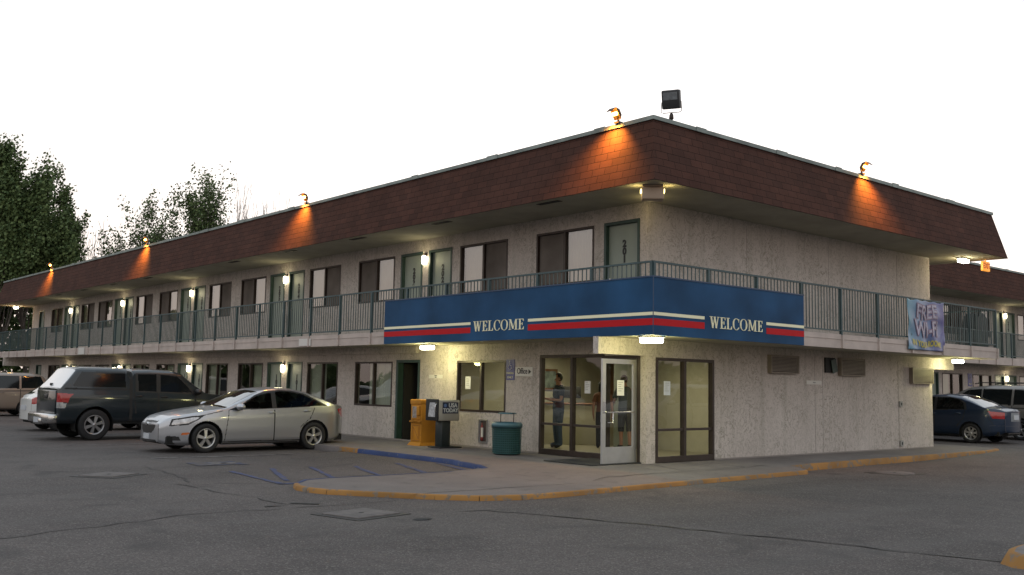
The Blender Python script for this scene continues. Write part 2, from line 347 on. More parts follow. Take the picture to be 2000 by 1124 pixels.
def sheet(name, poly, dz, m, zf=None, kind='structure'):
    bm = bmesh.new(); vs_ = [bm.verts.new((x, y, (zf(x, y) if zf else zlot(x, y))+dz)) for x, y in poly]; bm.faces.new(vs_)
    bmesh.ops.triangulate(bm, faces=bm.faces[:]); 
    for f in bm.faces:
        if f.normal.z < 0: f.normal_flip()
    mb = MB(); mb.addbm(bm); return tag(mb.build(name, m), kind=kind)
seam = [(-6.9, -2.95), (-6.53, -3.06), (-6.2, -3.8), (-5.89, -4.72), (-5.6, -5.6), (-5.38, -6.41), (-5.1, -7.4), (-4.95, -8.07), (-4.6, -9.2), (-3, -16)]
sheet('newer_asphalt', seam+[(7.9, -16), (7.9, -2.4), (2, -2.9), (-5, -3.2)], .004, ASPH2)
def strip(pts, w, jit=.0, seed=1):
    rnd = random.Random(seed); L_, R_ = [], []
    P = [Vector((a, b)) for a, b in pts]; Q = []
    for a, b in zip(P[:-1], P[1:]):
        n = max(1, int((b-a).length/.25))
        for i in range(n): Q.append(a.lerp(b, i/n))
    Q.append(P[-1])
    for i, p in enumerate(Q):
        t = (Q[min(i+1, len(Q)-1)]-Q[max(i-1, 0)]).normalized(); n = Vector((-t.y, t.x)); ww = w*(1+rnd.uniform(-jit, jit)*2); o = n*rnd.uniform(-jit, jit)*.12
        L_.append(p+n*ww/2+o); R_.append(p-n*ww/2+o)
    return L_, R_
def paint(name, lines, w, m, dz=.008, jit=0., seed=1):
    mb = MB()
    for k, pts in enumerate(lines):
        L_, R_ = strip(pts, w, jit, seed+k)
        for i in range(len(L_)-1):
            q = [L_[i], R_[i], R_[i+1], L_[i+1]]; mb.quad(*[(p.x, p.y, zlot(p.x, p.y)+dz) for p in q])
    return tag(mb.build(name, m), kind='structure')
TAR = mat('tar_crack', (.02, .019, .018), .6)
FAINT = mat('faint_crack', (.042, .038, .037), .8)
paint('tar_seam', [seam[:-1]], .02, TAR, .0075, .5, 3)
paint('hairline_cracks', [[(-13.5, -3), (-12.04, -2.14), (-9.93, -1.46), (-8.54, -1.49), (-6.9, -1.62)], [(-9.7, 5.5), (-8.9, 5.4), (-7.9, 5.25), (-8.0, 3.3), (-8.3, 2.2)], [(-8.6, 2.0), (-8.3, -1.3)]], .02, FAINT, .0075, .5, 3)
paint('tar_stain', [[(-8.7, -1.2), (-8.45, -1.3)], [(-8.25, -1.05), (-7.95, -1.3)]], .11, TAR, .010, .6, 9)
paint('white_parking_line', [[(-7.08, 7.0), (-2.75, 6.75)], [(-7.4, 11.6), (-2.85, 11.4)], [(-7.6, 16.3), (-2.9, 16.2)], [(-7.6, 20.9), (-2.9, 20.9)]], .10, LINEW, .008, .25, 5)
paint('blue_hatched_aisle', [[(-5.27, 3.72), (-6.1, 1.4)], [(-4.5, 3.43), (-5.2, 1.3)], [(-3.58, 3.35), (-4.25, 1.3)], [(-2.9, 2.9), (-3.4, 1.3)], [(-6.94, 3.6), (-7.2, 1.2)], [(-7.25, 1.2), (-3.2, 1.25)], [(-6.05, 3.8), (-6.9, 1.6)]], .10, LINEB, .008, .12, 7)
paint('blue_bay_square', [[(-6.95, 5.25), (-6.0, 5.2)]], .8, chipped('faded_blue_paint', (.04, .05, .10), (.075, .066, .063), .46, 6.), .0085, .1, 8)
paint('white_bay_symbol', [[(-6.75, 5.05), (-6.25, 5.3)], [(-6.6, 5.35), (-6.15, 5.1)]], .11, LINEW, .013, .3, 4)
# raised concrete walk and entrance island, one sheet with kerb faces
WK = [(0.5, 46, ''), (-2.75, 46, 'plain'), (-2.75, 6.9, 'yellow'), (-2.75, 6.1, 'blue'), (-2.75, 2.9, 'blue'), (-2.8, 2.5, 'blue'), (-2.95, 2.1, 'low'), (-3.0, 1.5, 'low'), (-3.1, 1.16, 'low'), (-4.06, 1.11, 'low'), (-5.25, 1.10, 'low'), (-6.42, 1.14, 'low'), (-6.9, 1.05, 'low'),
      (-7.26, .66, 'yellow'), (-7.40, .33, 'yellow'), (-7.42, -.02, 'yellow'), (-7.31, -.39, 'yellow'), (-7.04, -.79, 'yellow'), (-6.77, -1.18, 'yellow'), (-6.37, -1.73, 'yellow'), (-5.93, -2.17, 'yellow'), (-5.35, -2.40, 'yellow'), (-4.56, -2.44, 'yellow'), (-2.75, -2.33, 'yellow'), (-.68, -2.23, 'yellow'), (2.25, -2.12, 'yellow'), (2.42, -2.02, 'plain'), (2.44, -1.68, 'yellow'),
      (3.49, -1.64, 'yellow'), (5.7, -1.53, 'yellow'), (9.49, -1.44, 'yellow'), (11.9, -1.38, 'yellow'), (12.8, -1.25, 'yellow'), (13.2, -.95, 'plain'), (13.4, -.5, 'plain'), (13.45, 4.6, 'plain'), (40, 4.6, ''), (40, 6.2, ''), (11.8, 6.2, ''), (11.8, -.02, ''), (.5, -.02, '')]
walk = [(a, b) for a, b, c in WK]
def ztop(x, y):
    if x > 12: return sstep(12, 30, x)*.28 + .004*(x-12)
    f = 0.
    if y < 1.8: f = max(f, sstep(2.85, 3.3, -x))
    if x < 2.5: f = max(f, sstep(1.5, 2.1, -y))
    return -.062*f
def walk_mesh():
    bm = bmesh.new(); vs_ = [bm.verts.new((x, y, ztop(x, y))) for x, y in walk]; f = bm.faces.new(vs_)
    bmesh.ops.triangulate(bm, faces=[f])
    for _ in range(3):
        bmesh.ops.subdivide_edges(bm, edges=[e for e in bm.edges if e.calc_length() > 1.2], cuts=1); bmesh.ops.triangulate(bm, faces=bm.faces[:])
    for v in bm.verts: v.co.z = ztop(v.co.x, v.co.y)
    for f in bm.faces:
        if f.normal.z < 0: f.normal_flip()
    mb = MB(); mb.addbm(bm, 0, None, True); o = tag(mb.build('pavement', CONC), kind='structure')
    n = len(walk); rnd = random.Random(4)
    for nm, m in (('yellow', KERBY), ('blue', KERBB), ('low', KERBB), ('plain', CONC)):
        mb = MB()
        for i in range(n):
            if WK[i][2] != nm: continue
            a, b = Vector(walk[i]), Vector(walk[(i+1) % n]); t = (b-a).normalized(); nn = Vector((t.y, -t.x))
            if inside((a+b)/2+nn*.05, walk): nn = -nn
            k = max(1, int((b-a).length/.4)); wt_ = .045 if nm != 'low' else .07
            for j in range(k):
                p, q = a.lerp(b, j/k), a.lerp(b, (j+1)/k)
                za, zb_ = ztop(*p), ztop(*q); ga, gb = zlot(*p)-.02, zlot(*q)-.02
                mb.add([(*(p-nn*wt_), za+.004), (*(q-nn*wt_), zb_+.004), (*(q+nn*.0), zb_+.003), (*(p+nn*.0), za+.003), (*(p+nn*.02), za-.012), (*(q+nn*.02), zb_-.012), (*(q+nn*.035), gb), (*(p+nn*.035), ga)], [(0, 1, 2, 3), (3, 2, 5, 4), (4, 5, 6, 7)], 0, True)
        tag(mb.build('kerb', m), kind='structure')
def inside(p, poly):
    c = False; n = len(poly)
    for i in range(n):
        (x1, y1), (x2, y2) = poly[i], poly[(i+1) % n]
        if (y1 > p[1]) != (y2 > p[1]) and p[0] < (x2-x1)*(p[1]-y1)/(y2-y1)+x1: c = not c
    return c
walk_mesh()
def slabline(name, pts, w=.02, dz=.003):
    mb = MB()
    for l in pts:
        L_, R_ = strip(l, w, .3, 2)
        for i in range(len(L_)-1): mb.quad(*[(p.x, p.y, ztop(p.x, p.y)+dz) for p in (L_[i], R_[i], R_[i+1], L_[i+1])])
    tag(mb.build(name, mat('joint_dirt', (.06, .055, .05), .9)), kind='structure')
slabline('pavement_joint', [[(-6.71, -1.5), (-3.66, -1.6), (2.0, -1.35)], [(-3.3, .5), (-3.45, -2.7)], [(0, -.05), (-.6, -1.5)], [(-1.3, 6.3), (-2.7, 6.3)], [(-.05, 9), (-2.7, 9)], [(3.5, -.05), (3.4, -1.5)], [(7, -.05), (7, -1.4)], [(10, -.05), (10, -1.3)], [(-1.4, .1), (-1.5, 6.2)]])
sheet('interior_floor', [(0.02, 0.05), (0.02, 6.3), (5.5, 6.3), (5.5, .05)], .006, mat('vinyl_floor', (.28, .26, .19), .4, vary=.1), zf=lambda x, y: 0.)
# manhole covers and kerb stub
LID = mat('lid_concrete', (.115, .103, .098), .85, vary=.25, vscale=6, bump=.4)
def cover(loc, rz, lab, rnd=False):
    r = empty('manhole_cover', (loc[0], loc[1], zlot(*loc)), rz); tag(r, lab, 'manhole cover')
    mb = MB(); mb.box(-.45, .45, -.42, .42, .003, .007); mb.build('collar', TAR, r)
    mb = MB()
    if rnd: mb.lathe([(.0, .022), (.36, .022), (.38, .008)], 28)
    else: mb.bbox(-.36, .36, -.32, .32, -.01, .022, .006)
    mb.build('lid', LID, r)
    mb = MB(); mb.lathe([(.0, .026), (.03, .026), (.035, .022)], 12); mb.build('lifting_hole', BLACK, r)
cover((-8.06, -2.5), R(12), 'square concrete utility cover set in the asphalt in front of the yellow kerb')
cover((-8.95, 3.9), R(35), 'worn rectangular concrete utility cover in the asphalt left of the silver sedan')
cover((4.1, -2.95), 0, 'round flat utility cover in the asphalt along the long side wall', True)
stub = MB(); 
pp = [(-5.0, -8.98), (-4.86, -8.80), (-4.57, -8.70), (-4.27, -8.66), (-3.4, -8.64), (-1, -9.0), (-1, -10.6), (-4.2, -10.6), (-4.95, -9.5)]
cx_, cy_ = -3.5, -9.4
vs_ = [(x, y, zlot(x, y)-.01) for x, y in pp]+[(cx_+(x-cx_)*.955, cy_+(y-cy_)*.93, -.03) for x, y in pp]+[(cx_+(x-cx_)*.9, cy_+(y-cy_)*.86, -.015) for x, y in pp]; n_ = len(pp)
stub.add(vs_, [(i, (i+1) % n_, n_+(i+1) % n_, n_+i) for i in range(n_)]+[(n_+i, n_+(i+1) % n_, 2*n_+(i+1) % n_, 2*n_+i) for i in range(n_)], 0, True)
ki = stub.build('kerb_island', KERBY); tag(ki, 'chipped yellow concrete kerb nose at the lower right edge of the lot', 'kerb')
tp = MB(); tp.add([(cx_+(x-cx_)*.9, cy_+(y-cy_)*.86, -.015) for x, y in pp], [tuple(range(n_))]); tp.build('top', CONC, ki)
bm = bmesh.new(); bmesh.ops.create_icosphere(bm, subdivisions=2, radius=.09)
for v in bm.verts: v.co.x *= 1.3; v.co.z *= .16; v.co += v.co*random.Random(v.index).uniform(-.25, .25)
mb = MB(); mb.addbm(bm, 0, Matrix.Translation((-7.7, -3.28, -.125))); tag(mb.build('rag', BLACK), 'small flattened black scrap lying on the asphalt', 'scrap')

# ------------------------------------------------------------------ motel walls with openings
def wall(parent, O, U, Nn, ulen, z0, z1, holes, thick=.16, m=WALL, name='wall'):
    O, U, Nn = Vector(O), Vector(U), Vector(Nn); mb = MB()
    us = sorted(set([0, ulen]+[h[0] for h in holes]+[h[1] for h in holes])); zs = sorted(set([z0, z1]+[h[2] for h in holes]+[h[3] for h in holes]))
    P = lambda u, z, d=0: O+U*u+Vector((0, 0, z))-Nn*d
    flip = U.cross(Vector((0, 0, 1))).dot(Nn) < 0
    for a, b in zip(us[:-1], us[1:]):
        for c, d in zip(zs[:-1], zs[1:]):
            um, zm = (a+b)/2, (c+d)/2
            if any(h[0] < um < h[1] and h[2] < zm < h[3] for h in holes): continue
            q = [P(a, c), P(b, c), P(b, d), P(a, d)]; q2 = [P(a, c, thick), P(a, d, thick), P(b, d, thick), P(b, c, thick)]
            if flip: q.reverse(); q2.reverse()
            mb.quad(*q); mb.quad(*q2)
    for h in holes:
        a, b, c, d = h[:4]
        for q in ((P(a, c), P(a, d), P(a, d, thick), P(a, c, thick)), (P(b, d), P(b, c), P(b, c, thick), P(b, d, thick)), (P(a, d), P(b, d), P(b, d, thick), P(a, d, thick)), (P(b, c), P(a, c), P(a, c, thick), P(b, c, thick))): mb.quad(*q)
    return mb.build(name, m, parent)
class Face:   # a facade frame: u along, n outward
    def __init__(s, O, U, Nn): s.O, s.U, s.N = Vector(O), Vector(U), Vector(Nn)
    def P(s, u, z, d=0): return s.O+s.U*u+Vector((0, 0, z))+s.N*d     # d > 0 outwards
    def M(s):
        M = Matrix((s.U, s.N, Vector((0, 0, 1)))).transposed().to_4x4(); M.translation = s.O; return M
    def box(s, mb, u0, u1, d0, d1, z0, z1, mi=0): mb.box(u0, u1, min(d0, d1), max(d0, d1), z0, z1, mi, s.M())
def frame_mb(F, u0, u1, z0, z1, t=.045, d0=-.09, d1=.012, mb=None):
    mb = mb or MB()
    F.box(mb, u0, u1, d0, d1, z0, z0+t); F.box(mb, u0, u1, d0, d1, z1-t, z1)
    F.box(mb, u0, u0+t, d0, d1, z0+t, z1-t); F.box(mb, u1-t, u1, d0, d1, z0+t, z1-t)
    return mb
def pleats(F, u0, u1, z0, z1, d, amp=.018, per=.1, seed=0):
    rnd = random.Random(seed); mb = MB(); n = max(8, int((u1-u0)/per*6)); vs_ = []; ph = 0
    for i in range(n+1):
        u = u0+(u1-u0)*i/n; ph += 2*math.pi/6*rnd.uniform(.75, 1.25); dd = d+amp*math.sin(ph)
        vs_ += [F.P(u, z0, dd), F.P(u, z1, dd)]
    mb.add(vs_, [(2*i, 2*i+2, 2*i+3, 2*i+1) for i in range(n)], 0, True); return mb
def window(parent, F, u0, u1, z0, z1, glass_low, lower=False, seed=0, curtain=True, both=False):
    fr = frame_mb(F, u0, u1, z0, z1); um = (u0+u1)/2
    F.box(fr, um-.03, um+.03, -.085, .005, z0+.045, z1-.045)
    w = fr.build('window', BRONZE, parent)
    a, b = (u0+.045, um-.03), (um+.03, u1-.045)
    g, s = (a, b) if glass_low else (b, a)
    mb = MB(); mb.quad(F.P(g[0], z0+.04, -.045), F.P(g[1], z0+.04, -.045), F.P(g[1], z1-.04, -.045), F.P(g[0], z1-.04, -.045)); mb.build('pane', GLASSL if lower else GLASS, w)
    mb = MB(); mb.quad(F.P(s[0], z0+.04, -.06), F.P(s[1], z0+.04, -.06), F.P(s[1], z1-.04, -.06), F.P(s[0], z1-.04, -.06))
    mb.build('pane' if (lower or both) else 'insect_screen', (GLASSL if lower else GLASS) if (lower or both) else SCREEN, w)
    if curtain:
        rnd = random.Random(seed*7+3); cu = rnd.random()
        if lower:
            pleats(F, g[0]-.05, g[1]+.03, z0, z1, -.16, seed=seed).build('curtain', CURTL, w)
            if cu < .5: pleats(F, s[0], s[0]+(s[1]-s[0])*.45, z0, z1, -.17, seed=seed+5).build('curtain', CURTL, w)
        else: pleats(F, u0+.02, u1-.02, z0, z1, -.16, seed=seed).build('curtain', CURT, w)
    return w
def door(parent, F, u0, u1, z0, z1, num, latch_low=True, seed=0):
    leaf = MB(); F.box(leaf, u0+.06, u1-.06, -.13, -.085, z0+.015, z1-.06); d = leaf.build('door', LEAF, parent)
    fr = MB(); F.box(fr, u0, u0+.06, -.15, .014, z0, z1); F.box(fr, u1-.06, u1, -.15, .014, z0, z1); F.box(fr, u0+.06, u1-.06, -.15, .014, z1-.06, z1); fr.build('door_frame', DGREEN, d)
    hb = MB(); uh = u0+.14 if latch_low else u1-.14; c = F.P(uh, z0+.95, -.085)
    hb.tube([c, c+F.N*.05], .022, 10); hb.tube([c+F.N*.045, c+F.N*.06], [.03, .026], 12); hb.build('handle', CHROME, d)
    if num:
        V = Vector((0, 0, 1)); U = V.cross(F.N)     # reading direction
        s = num[0]; um = (u0+u1)/2
        for i, ch in enumerate(str(num)):
            put_text('number', ch, .20, INK, F.P(um, z1-.47-.16*i, -.08), U, V, d, extrude=.003, bold=.010)
    return d
def railing(parent, P0, P1, z0, z1, step=1.56, skip_end=False, first=None):
    P0, P1 = Vector((*P0, 0)), Vector((*P1, 0)); L_ = (P1-P0).length; t = (P1-P0)/L_; nn = Vector((-t.y, t.x, 0))
    M = Matrix((t, nn, Vector((0, 0, 1)))).transposed().to_4x4(); M.translation = P0
    r = MB(); r.box(0, L_, -.022, .022, z1-.035, z1, 0, M); r.box(0, L_, -.015, .015, z0+.07, z0+.10, 0, M); rail = r.build('railing', TEAL, parent)
    pk = MB(); n = int(L_/.117)
    for i in range(n+1): u = (i+.5)*L_/(n+1); pk.box(u-.0085, u+.0085, -.0085, .0085, z0+.10, z1-.035, 0, M)
    pk.build('pickets', PICK, rail)
    us = list(np.arange(first if first is not None else 0, L_-.3, step))
    if not skip_end: us.append(L_-.025)
    for u in us:
        p = MB(); p.box(u-.026, u+.026, -.028, .028, z0-.02, z1-.036, 0, M); p.build('post', TEAL, rail)
        b = MB(); sgn = -1; b.box(u-.032, u+.032, -.065, -.012, z0-.30, z0-.02, 0, M); b.build('bracket', FASC, rail)
    return rail
def mansard(parent, x0, x1, y0, y1, dz=0, sides='WSEN'):
    a, b = OB, OT; zb, zt = Z4+.01+dz, Z5-.09+dz
    bo = [(x0-a, y0-a), (x1+a, y0-a), (x1+a, y1+a), (x0-a, y1+a)]; to = [(x0-b, y0-b), (x1+b, y0-b), (x1+b, y1+b), (x0-b, y1+b)]
    mb = MB(); cp = MB(); lip = MB()
    for i in range(4):
        j = (i+1) % 4
        mb.quad((*bo[i], zb), (*bo[j], zb), (*to[j], zt), (*to[i], zt))
        e = .035
        oo = [(x0-b-e, y0-b-e), (x1+b+e, y0-b-e), (x1+b+e, y1+b+e), (x0-b-e, y1+b+e)]; ii = [(x0-b+.14, y0-b+.14), (x1+b-.14, y0-b+.14), (x1+b-.14, y1+b-.14), (x0-b+.14, y1+b-.14)]
        cp.quad((*oo[i], zt-.01), (*oo[j], zt-.01), (*oo[j], zt+.065), (*oo[i], zt+.065)); cp.quad((*oo[i], zt+.065), (*oo[j], zt+.065), (*ii[j], zt+.067), (*ii[i], zt+.067))
        cp.quad((*to[i], zt-.01), (*to[j], zt-.01), (*oo[j], zt-.01), (*oo[i], zt-.01)); cp.quad((*ii[i], zt+.067), (*ii[j], zt+.067), (*ii[j], zt-.3), (*ii[i], zt-.3))
    rr = random.Random(3)      # bent laps and dents in the sheet-metal edge
    for (xa, xb, ya, yb) in ((x0-b, x1+b, y0-b-.046, y0-b-.036), (x0-b-.046, x0-b-.036, y0-b, y1+b)):
        L2 = max(xb-xa, yb-ya); u = 1.2
        while u < L2-1:
            wv = rr.uniform(.25, .5); h = rr.uniform(.0, .022)
            if xb-xa > yb-ya: cp.box(xa+u, xa+u+wv, ya, yb, zt-.014, zt+.065+h)
            else: cp.box(xa, xb, ya+u, ya+u+wv, zt-.014, zt+.065+h)
            u += rr.uniform(2.2, 3.4)
    mb.build('roof', SHING, parent); cp.build('roof_edge', CAP, parent)
    s = MB(); s.quad((x0-a+.004, y0-a+.004, zb-.004), (x0-a+.004, y1+a-.004, zb-.004), (x1+a-.004, y1+a-.004, zb-.004), (x1+a-.004, y0-a+.004, zb-.004))
    # narrow soffit joints and vents stand 3 mm proud below
    s.build('soffit', SOFF, parent); sv = MB()
    for k in range(int((y1-y0)/3.66)): sv.box(x0-a+.16, x0-a+.30, y0+1.2+k*3.66, y0+1.85+k*3.66, zb-.012, zb-.0045)
    sv.build('soffit_vents', MATS['matt_black'], parent)
    rf = MB(); rf.quad((x0-b+.14, y0-b+.14, zt-.1), (x1+b-.14, y0-b+.14, zt-.1), (x1+b-.14, y1+b-.14, zt-.1), (x0-b+.14, y1+b-.14, zt-.1)); rf.build('roof_deck', ROOFTOP, parent)

motel = empty('motel', (0, 0, 0)); tag(motel, 'long two storey stucco motel with brown shingle mansard roof and WELCOME corner', 'motel')
FA = Face((0, 0, 0), (0, 1, 0), (-1, 0, 0)); FB = Face((0, 0, 0), (1, 0, 0), (0, -1, 0))
cen = [7.55, 15.02, 22.3, 29.53, 36.6]
up_w, up_d, lo_w, lo_d = [(1.48, 3.29, True)], [(.19, 1.18, '201', False)], [], []
nu, nl = 202, 101
for k, c in enumerate(cen):
    up_w += [(c-3.26, c-1.45, False), (c+1.42, c+3.23, True)]
    up_d += [(c-1.12, c-.14, str(nu), False), (c+.14, c+1.12, str(nu+1), True)]; nu += 2
    if k > 0:
        lo_w += [(c-3.28, c-1.5, False), (c+1.4, c+3.2, True)]; lo_d += [(c-1.2, c-.24, str(nl), False), (c+.12, c+1.08, str(nl+1), True)]; nl += 2
lo_w += [(8.94, 10.8, True)]; up_d += [(41.05, 41.98, None, True)]; lo_d += [(41.05, 41.98, None, True)]
WZU, WZL = (3.68, 4.88), (.85, 2.05)
holesA = [(a, b, *WZU) for a, b, g in up_w]+[(a, b, Z2+.01, 4.89) for a, b, n_, l in up_d]+[(a, b, *WZL) for a, b, g in lo_w]+[(a, b, 0.0, 2.07) for a, b, n_, l in lo_d]
holesA += [(4.28, 6.12, .84, 2.05), (1.14, 3.12, 0, 2.16), (.22, 1.14, 0, 2.10), (7.68, 8.75, 0, 2.09)]
def split_wall(holes):   # slab between storeys: holes never cross z = 2.6
    wall(motel, (0, 0, 0), (0, 1, 0), (-1, 0, 0), LA, 0, 2.6, [h for h in holes if h[3] < 2.6]); wall(motel, (0, 0, 0), (0, 1, 0), (-1, 0, 0), LA, 2.6, 5.25, [h for h in holes if h[2] > 2.6])
split_wall(holesA)
wall(motel, (.001, 0, 0), (1, 0, 0), (0, -1, 0), LB-.001, 0, 5.25, [(.27, 2.14, 0, 2.09)])
wall(motel, (LB, 0, 0), (0, 1, 0), (1, 0, 0), LA, 0, 5.25, []); wall(motel, (0, LA, 0), (1, 0, 0), (0, 1, 0), LB, 0, 5.25, [])
for i, (a, b, g) in enumerate(up_w): window(motel, FA, a, b, *WZU, g, seed=i, both=(i == 10))
for i, (a, b, g) in enumerate(lo_w): window(motel, FA, a, b, *WZL, g, lower=True, seed=i+40)
for a, b, n_, l in up_d: door(motel, FA, a, b, Z2+.01, 4.89, n_, l)
for a, b, n_, l in lo_d: door(motel, FA, a, b, 0.0, 2.07, n_, l)
mansard(motel, 0, LB, 0, LA)
# room interiors: dark core wall just behind the rooms so the openings read dark
mb = MB(); mb.box(1.2, 1.3, 6.5, LA-.2, .0, 5.2); mb.box(.17, 1.2, 0.2, LA-.2, 2.5, 2.68); mb.box(1.2, 1.3, .2, 6.5, 2.68, 5.2); mb.build('inner_wall', ROOMSHADE, motel)
# panel joints of the wall boards
mb = MB()
for u in (5.95, 6.28, 9.86): FB.box(mb, u-.004, u+.004, 0, .003, .05, 2.3)
for u in (3.3, 6.6, 9.9): FB.box(mb, u-.004, u+.004, 0, .003, 2.9, 5.1)
for k in range(16): FA.box(mb, 3.69+k*2.44-.004, 3.69+k*2.44+.004, 0, .003, 2.12 if k else 2.2, 2.26)
for k in range(11): FA.box(mb, 3.69+k*3.66-.004, 3.69+k*3.66+.004, 0, .003, 4.93, 5.15)
mb.build('panel_joint', mat('wall_joint_line', (.2, .18, .16), .9), motel)
mb = MB(); FA.box(mb, 3.12, LA, -.01, .02, .0, .035); FB.box(mb, 2.14, LB, -.01, .012, 0, .03); mb.build('base_strip', mat('base_strip_paint', (.25, .22, .2), .8), motel)
# balcony slab ring
sl = MB()
sl.box(-W_, .02, -W_, LA+W_, Z1, Z2-.002); sl.box(.02, LB+W_, -W_, .02, Z1, Z2-.002); sl.box(LB-.02, LB+W_, .02, 4.8, Z1, Z2-.002); sl.box(.02, LB, LA-.02, LA+W_, Z1, Z2-.002)
slab = sl.build('balcony', SOFF, motel)
fa = MB(); t = .02
for (x0, x1, y0, y1) in ((-W_-t, -W_, -W_-t, LA+W_), (-W_, LB+W_+t, -W_-t, -W_), (LB+W_, LB+W_+t, -W_, 4.7)): fa.box(x0, x1, y0, y1, Z1-.01, Z2+.002)
for (x0, x1, y0, y1) in ((-W_-t-.012, -W_-t, -W_-t-.012, LA+W_), (-W_-t, LB+W_+t+.012, -W_-t-.012, -W_-t)): fa.box(x0, x1, y0, y1, Z2-.11, Z2-.095)
fa.build('fascia', FASC, slab)
railing(motel, (-W_, LA+W_), (-W_, -W_), Z2, Z3, 1.5555, first=.6); railing(motel, (-W_, -W_), (LB+W_, -W_), Z2, Z3, 1.567, first=.03); railing(motel, (LB+W_, -W_), (LB+W_, 4.7), Z2, Z3, 1.5, first=1.5)
# beams
bmx = MB()
bmx.box(-1.36, .0-.001, 0, .14, 2.11, 2.438); bmx.box(LB+.001, LB+1.3, 0, .14, 2.13, 2.438); bmx.box(-1.3, -.001, LA-.14, LA, 2.0, 2.438)
bmx.box(-.10, -.001, 7.75, LA-.15, 2.26, 2.438)
bmx.build('beam', WALL, motel)

# -------- office front: glazing, open door, interior
def storefront(F, u0, u1, z1, nm, mulls, rail_z, fl=.12):
    fr = MB(); F.box(fr, u0, u1, -.10, .01, 0.005, fl); F.box(fr, u0, u1, -.10, .01, z1-.06, z1)
    for a in (u0, u1-.06): F.box(fr, a, a+.06, -.10, .012, fl, z1-.06)
    for a in mulls: F.box(fr, a-.035, a+.035, -.10, .012, fl, z1-.06)
    F.box(fr, u0+.06, u1-.06, -.08, -.005, rail_z-.025, rail_z+.025)
    w = fr.build(nm, BRONZE, motel); us = [u0+.06]+list(mulls)+[u1-.06]
    for a, b in zip(us[:-1], us[1:]):
        mb = MB(); mb.quad(F.P(a, fl, -.05), F.P(b, fl, -.05), F.P(b, z1-.06, -.05), F.P(a, z1-.06, -.05)); mb.build('pane', OGLASS, w)
    return w
storefront(FA, 1.16, 3.12, 2.15, 'shopfront_window', [2.11], .66); storefront(FB, .28, 2.13, 2.09, 'shopfront_window', [1.18], .65)
w0 = window(motel, FA, 4.28, 6.12, .84, 2.05, False, lower=True, curtain=False)
for ch in [o for o in bpy.data.objects if o.parent == w0]: ch.data.materials[0] = OGLASS
# door frame (dark) and the aluminium leaf swung open square to the wall
fr = MB(); FA.box(fr, .16, .24, -.12, .012, 0, 2.12); FA.box(fr, 1.09, 1.155, -.12, .014, 0, 2.12); FA.box(fr, .24, 1.09, -.12, .012, 2.06, 2.12)
fr.build('door_frame', BRONZE, motel)
D = MB(); y0, y1 = .235, .28
def al(x0, x1, z0, z1): D.box(x0, x1, y0, y1, z0, z1)
al(-.99, -.9, .02, 2.03); al(-.12, -.03, .02, 2.03); al(-.9, -.12, 1.94, 2.03); al(-.9, -.12, .02, .33)
od = D.build('office_door', ALU, motel); od['label'] = 'aluminium framed glass door standing open'
g = MB(); g.quad((-.9, .257, .33), (-.12, .257, .33), (-.12, .257, 1.94), (-.9, .257, 1.94)); g.build('pane', OGLASS, od)
h = MB(); h.tube([(-.9, .2, 1.0), (-.12, .2, 1.0)], .014); h.tube([(-.9, .235, 1.0), (-.9, .2, 1.0)], .012); h.tube([(-.12, .235, 1.0), (-.12, .2, 1.0)], .012)
h.tube([(-.88, .2, .8), (-.76, .17, .8), (-.76, .17, 1.0)], .013); h.box(-.985, -.905, .228, .285, .98, 1.2); h.build('handle', CHROME, od)
tag(od)
YEL = mat('office_wall_cream', (.47, .45, .34), .8, vary=.05); BROWN = mat('office_wood', (.16, .075, .035), .5, vary=.25, vscale=3)
ir = MB()
ir.box(3.75, 3.85, .17, 3.05, .006, 2.4); ir.box(3.85, 5.4, 2.95, 3.05, .006, 2.4); ir.box(.17, 5.4, 6.3, 6.4, .006, 2.4)
ir.build('office_wall', YEL, motel)
ir = MB(); ir.box(5.4, 5.5, 3.05, 6.3, .006, 2.4); ir.box(1.75, 2.9, 6.2, 6.298, .9, 2.3); ir.build('wood_panelling', BROWN, motel)
ir = MB(); ir.box(.17, 5.4, .17, 6.3, 2.4, 2.43); ir.build('ceiling', mat('office_ceiling', (.5, .48, .42), .9), motel)
ctr = MB(); Mc = Matrix.Translation((3.0, 4.9, 0)) @ Matrix.Rotation(R(-47), 4, 'Z')
ctr.bbox(-1.2, 1.0, .0, .6, .006, 1.02, .02, 0, Mc); c_ = ctr.build('counter', mat('counter_front', (.42, .39, .28), .6)); tag(c_, 'pale front counter inside the office behind the glass', 'counter')
ct = MB(); ct.bbox(-1.25, 1.05, -.06, .66, 1.02, 1.06, .012, 0, Mc); ct.build('counter_top', BROWN, c_)
mo = MB(); Mm = Mc @ Matrix.Translation((-.2, .3, 1.06)); mo.box(-.1, .1, -.08, .08, 0, .02, 0, Mm); mo.box(-.02, .02, -.02, .02, .02, .15, 0, Mm); mo.bbox(-.22, .22, -.02, .03, .12, .42, .01, 0, Mm)
tag(mo.build('computer_monitor', BLACK), 'black monitor on the office counter', 'monitor')
for loc, e in (((2.6, 4.9, 2.3), 20), ((2.0, 1.6, 2.3), 17)): light('AREA', loc, e, (1, .9, .66), .8, aim=(loc[0], loc[1], 0), name='office_ceiling_light')
pf = empty('wall_picture', (3.15, 6.285, 1.65)); tag(pf, 'dark framed picture on the back wall of the lobby', 'picture')
mb = MB(); mb.box(-.35, .35, -.03, .0, -.28, .28); mb.build('frame', BROWN, pf); mb = MB(); mb.box(-.29, .29, -.034, -.03, -.22, .22); mb.build('print', mat('picture_print', (.18, .22, .2), .4, vary=.6, vscale=6), pf)
pd = MB(); pd.box(3.3, 3.36, 3.06, 4.0, .006, 2.39); pd.build('partition', mat('grey_green_partition', (.2, .22, .18), .7), motel)
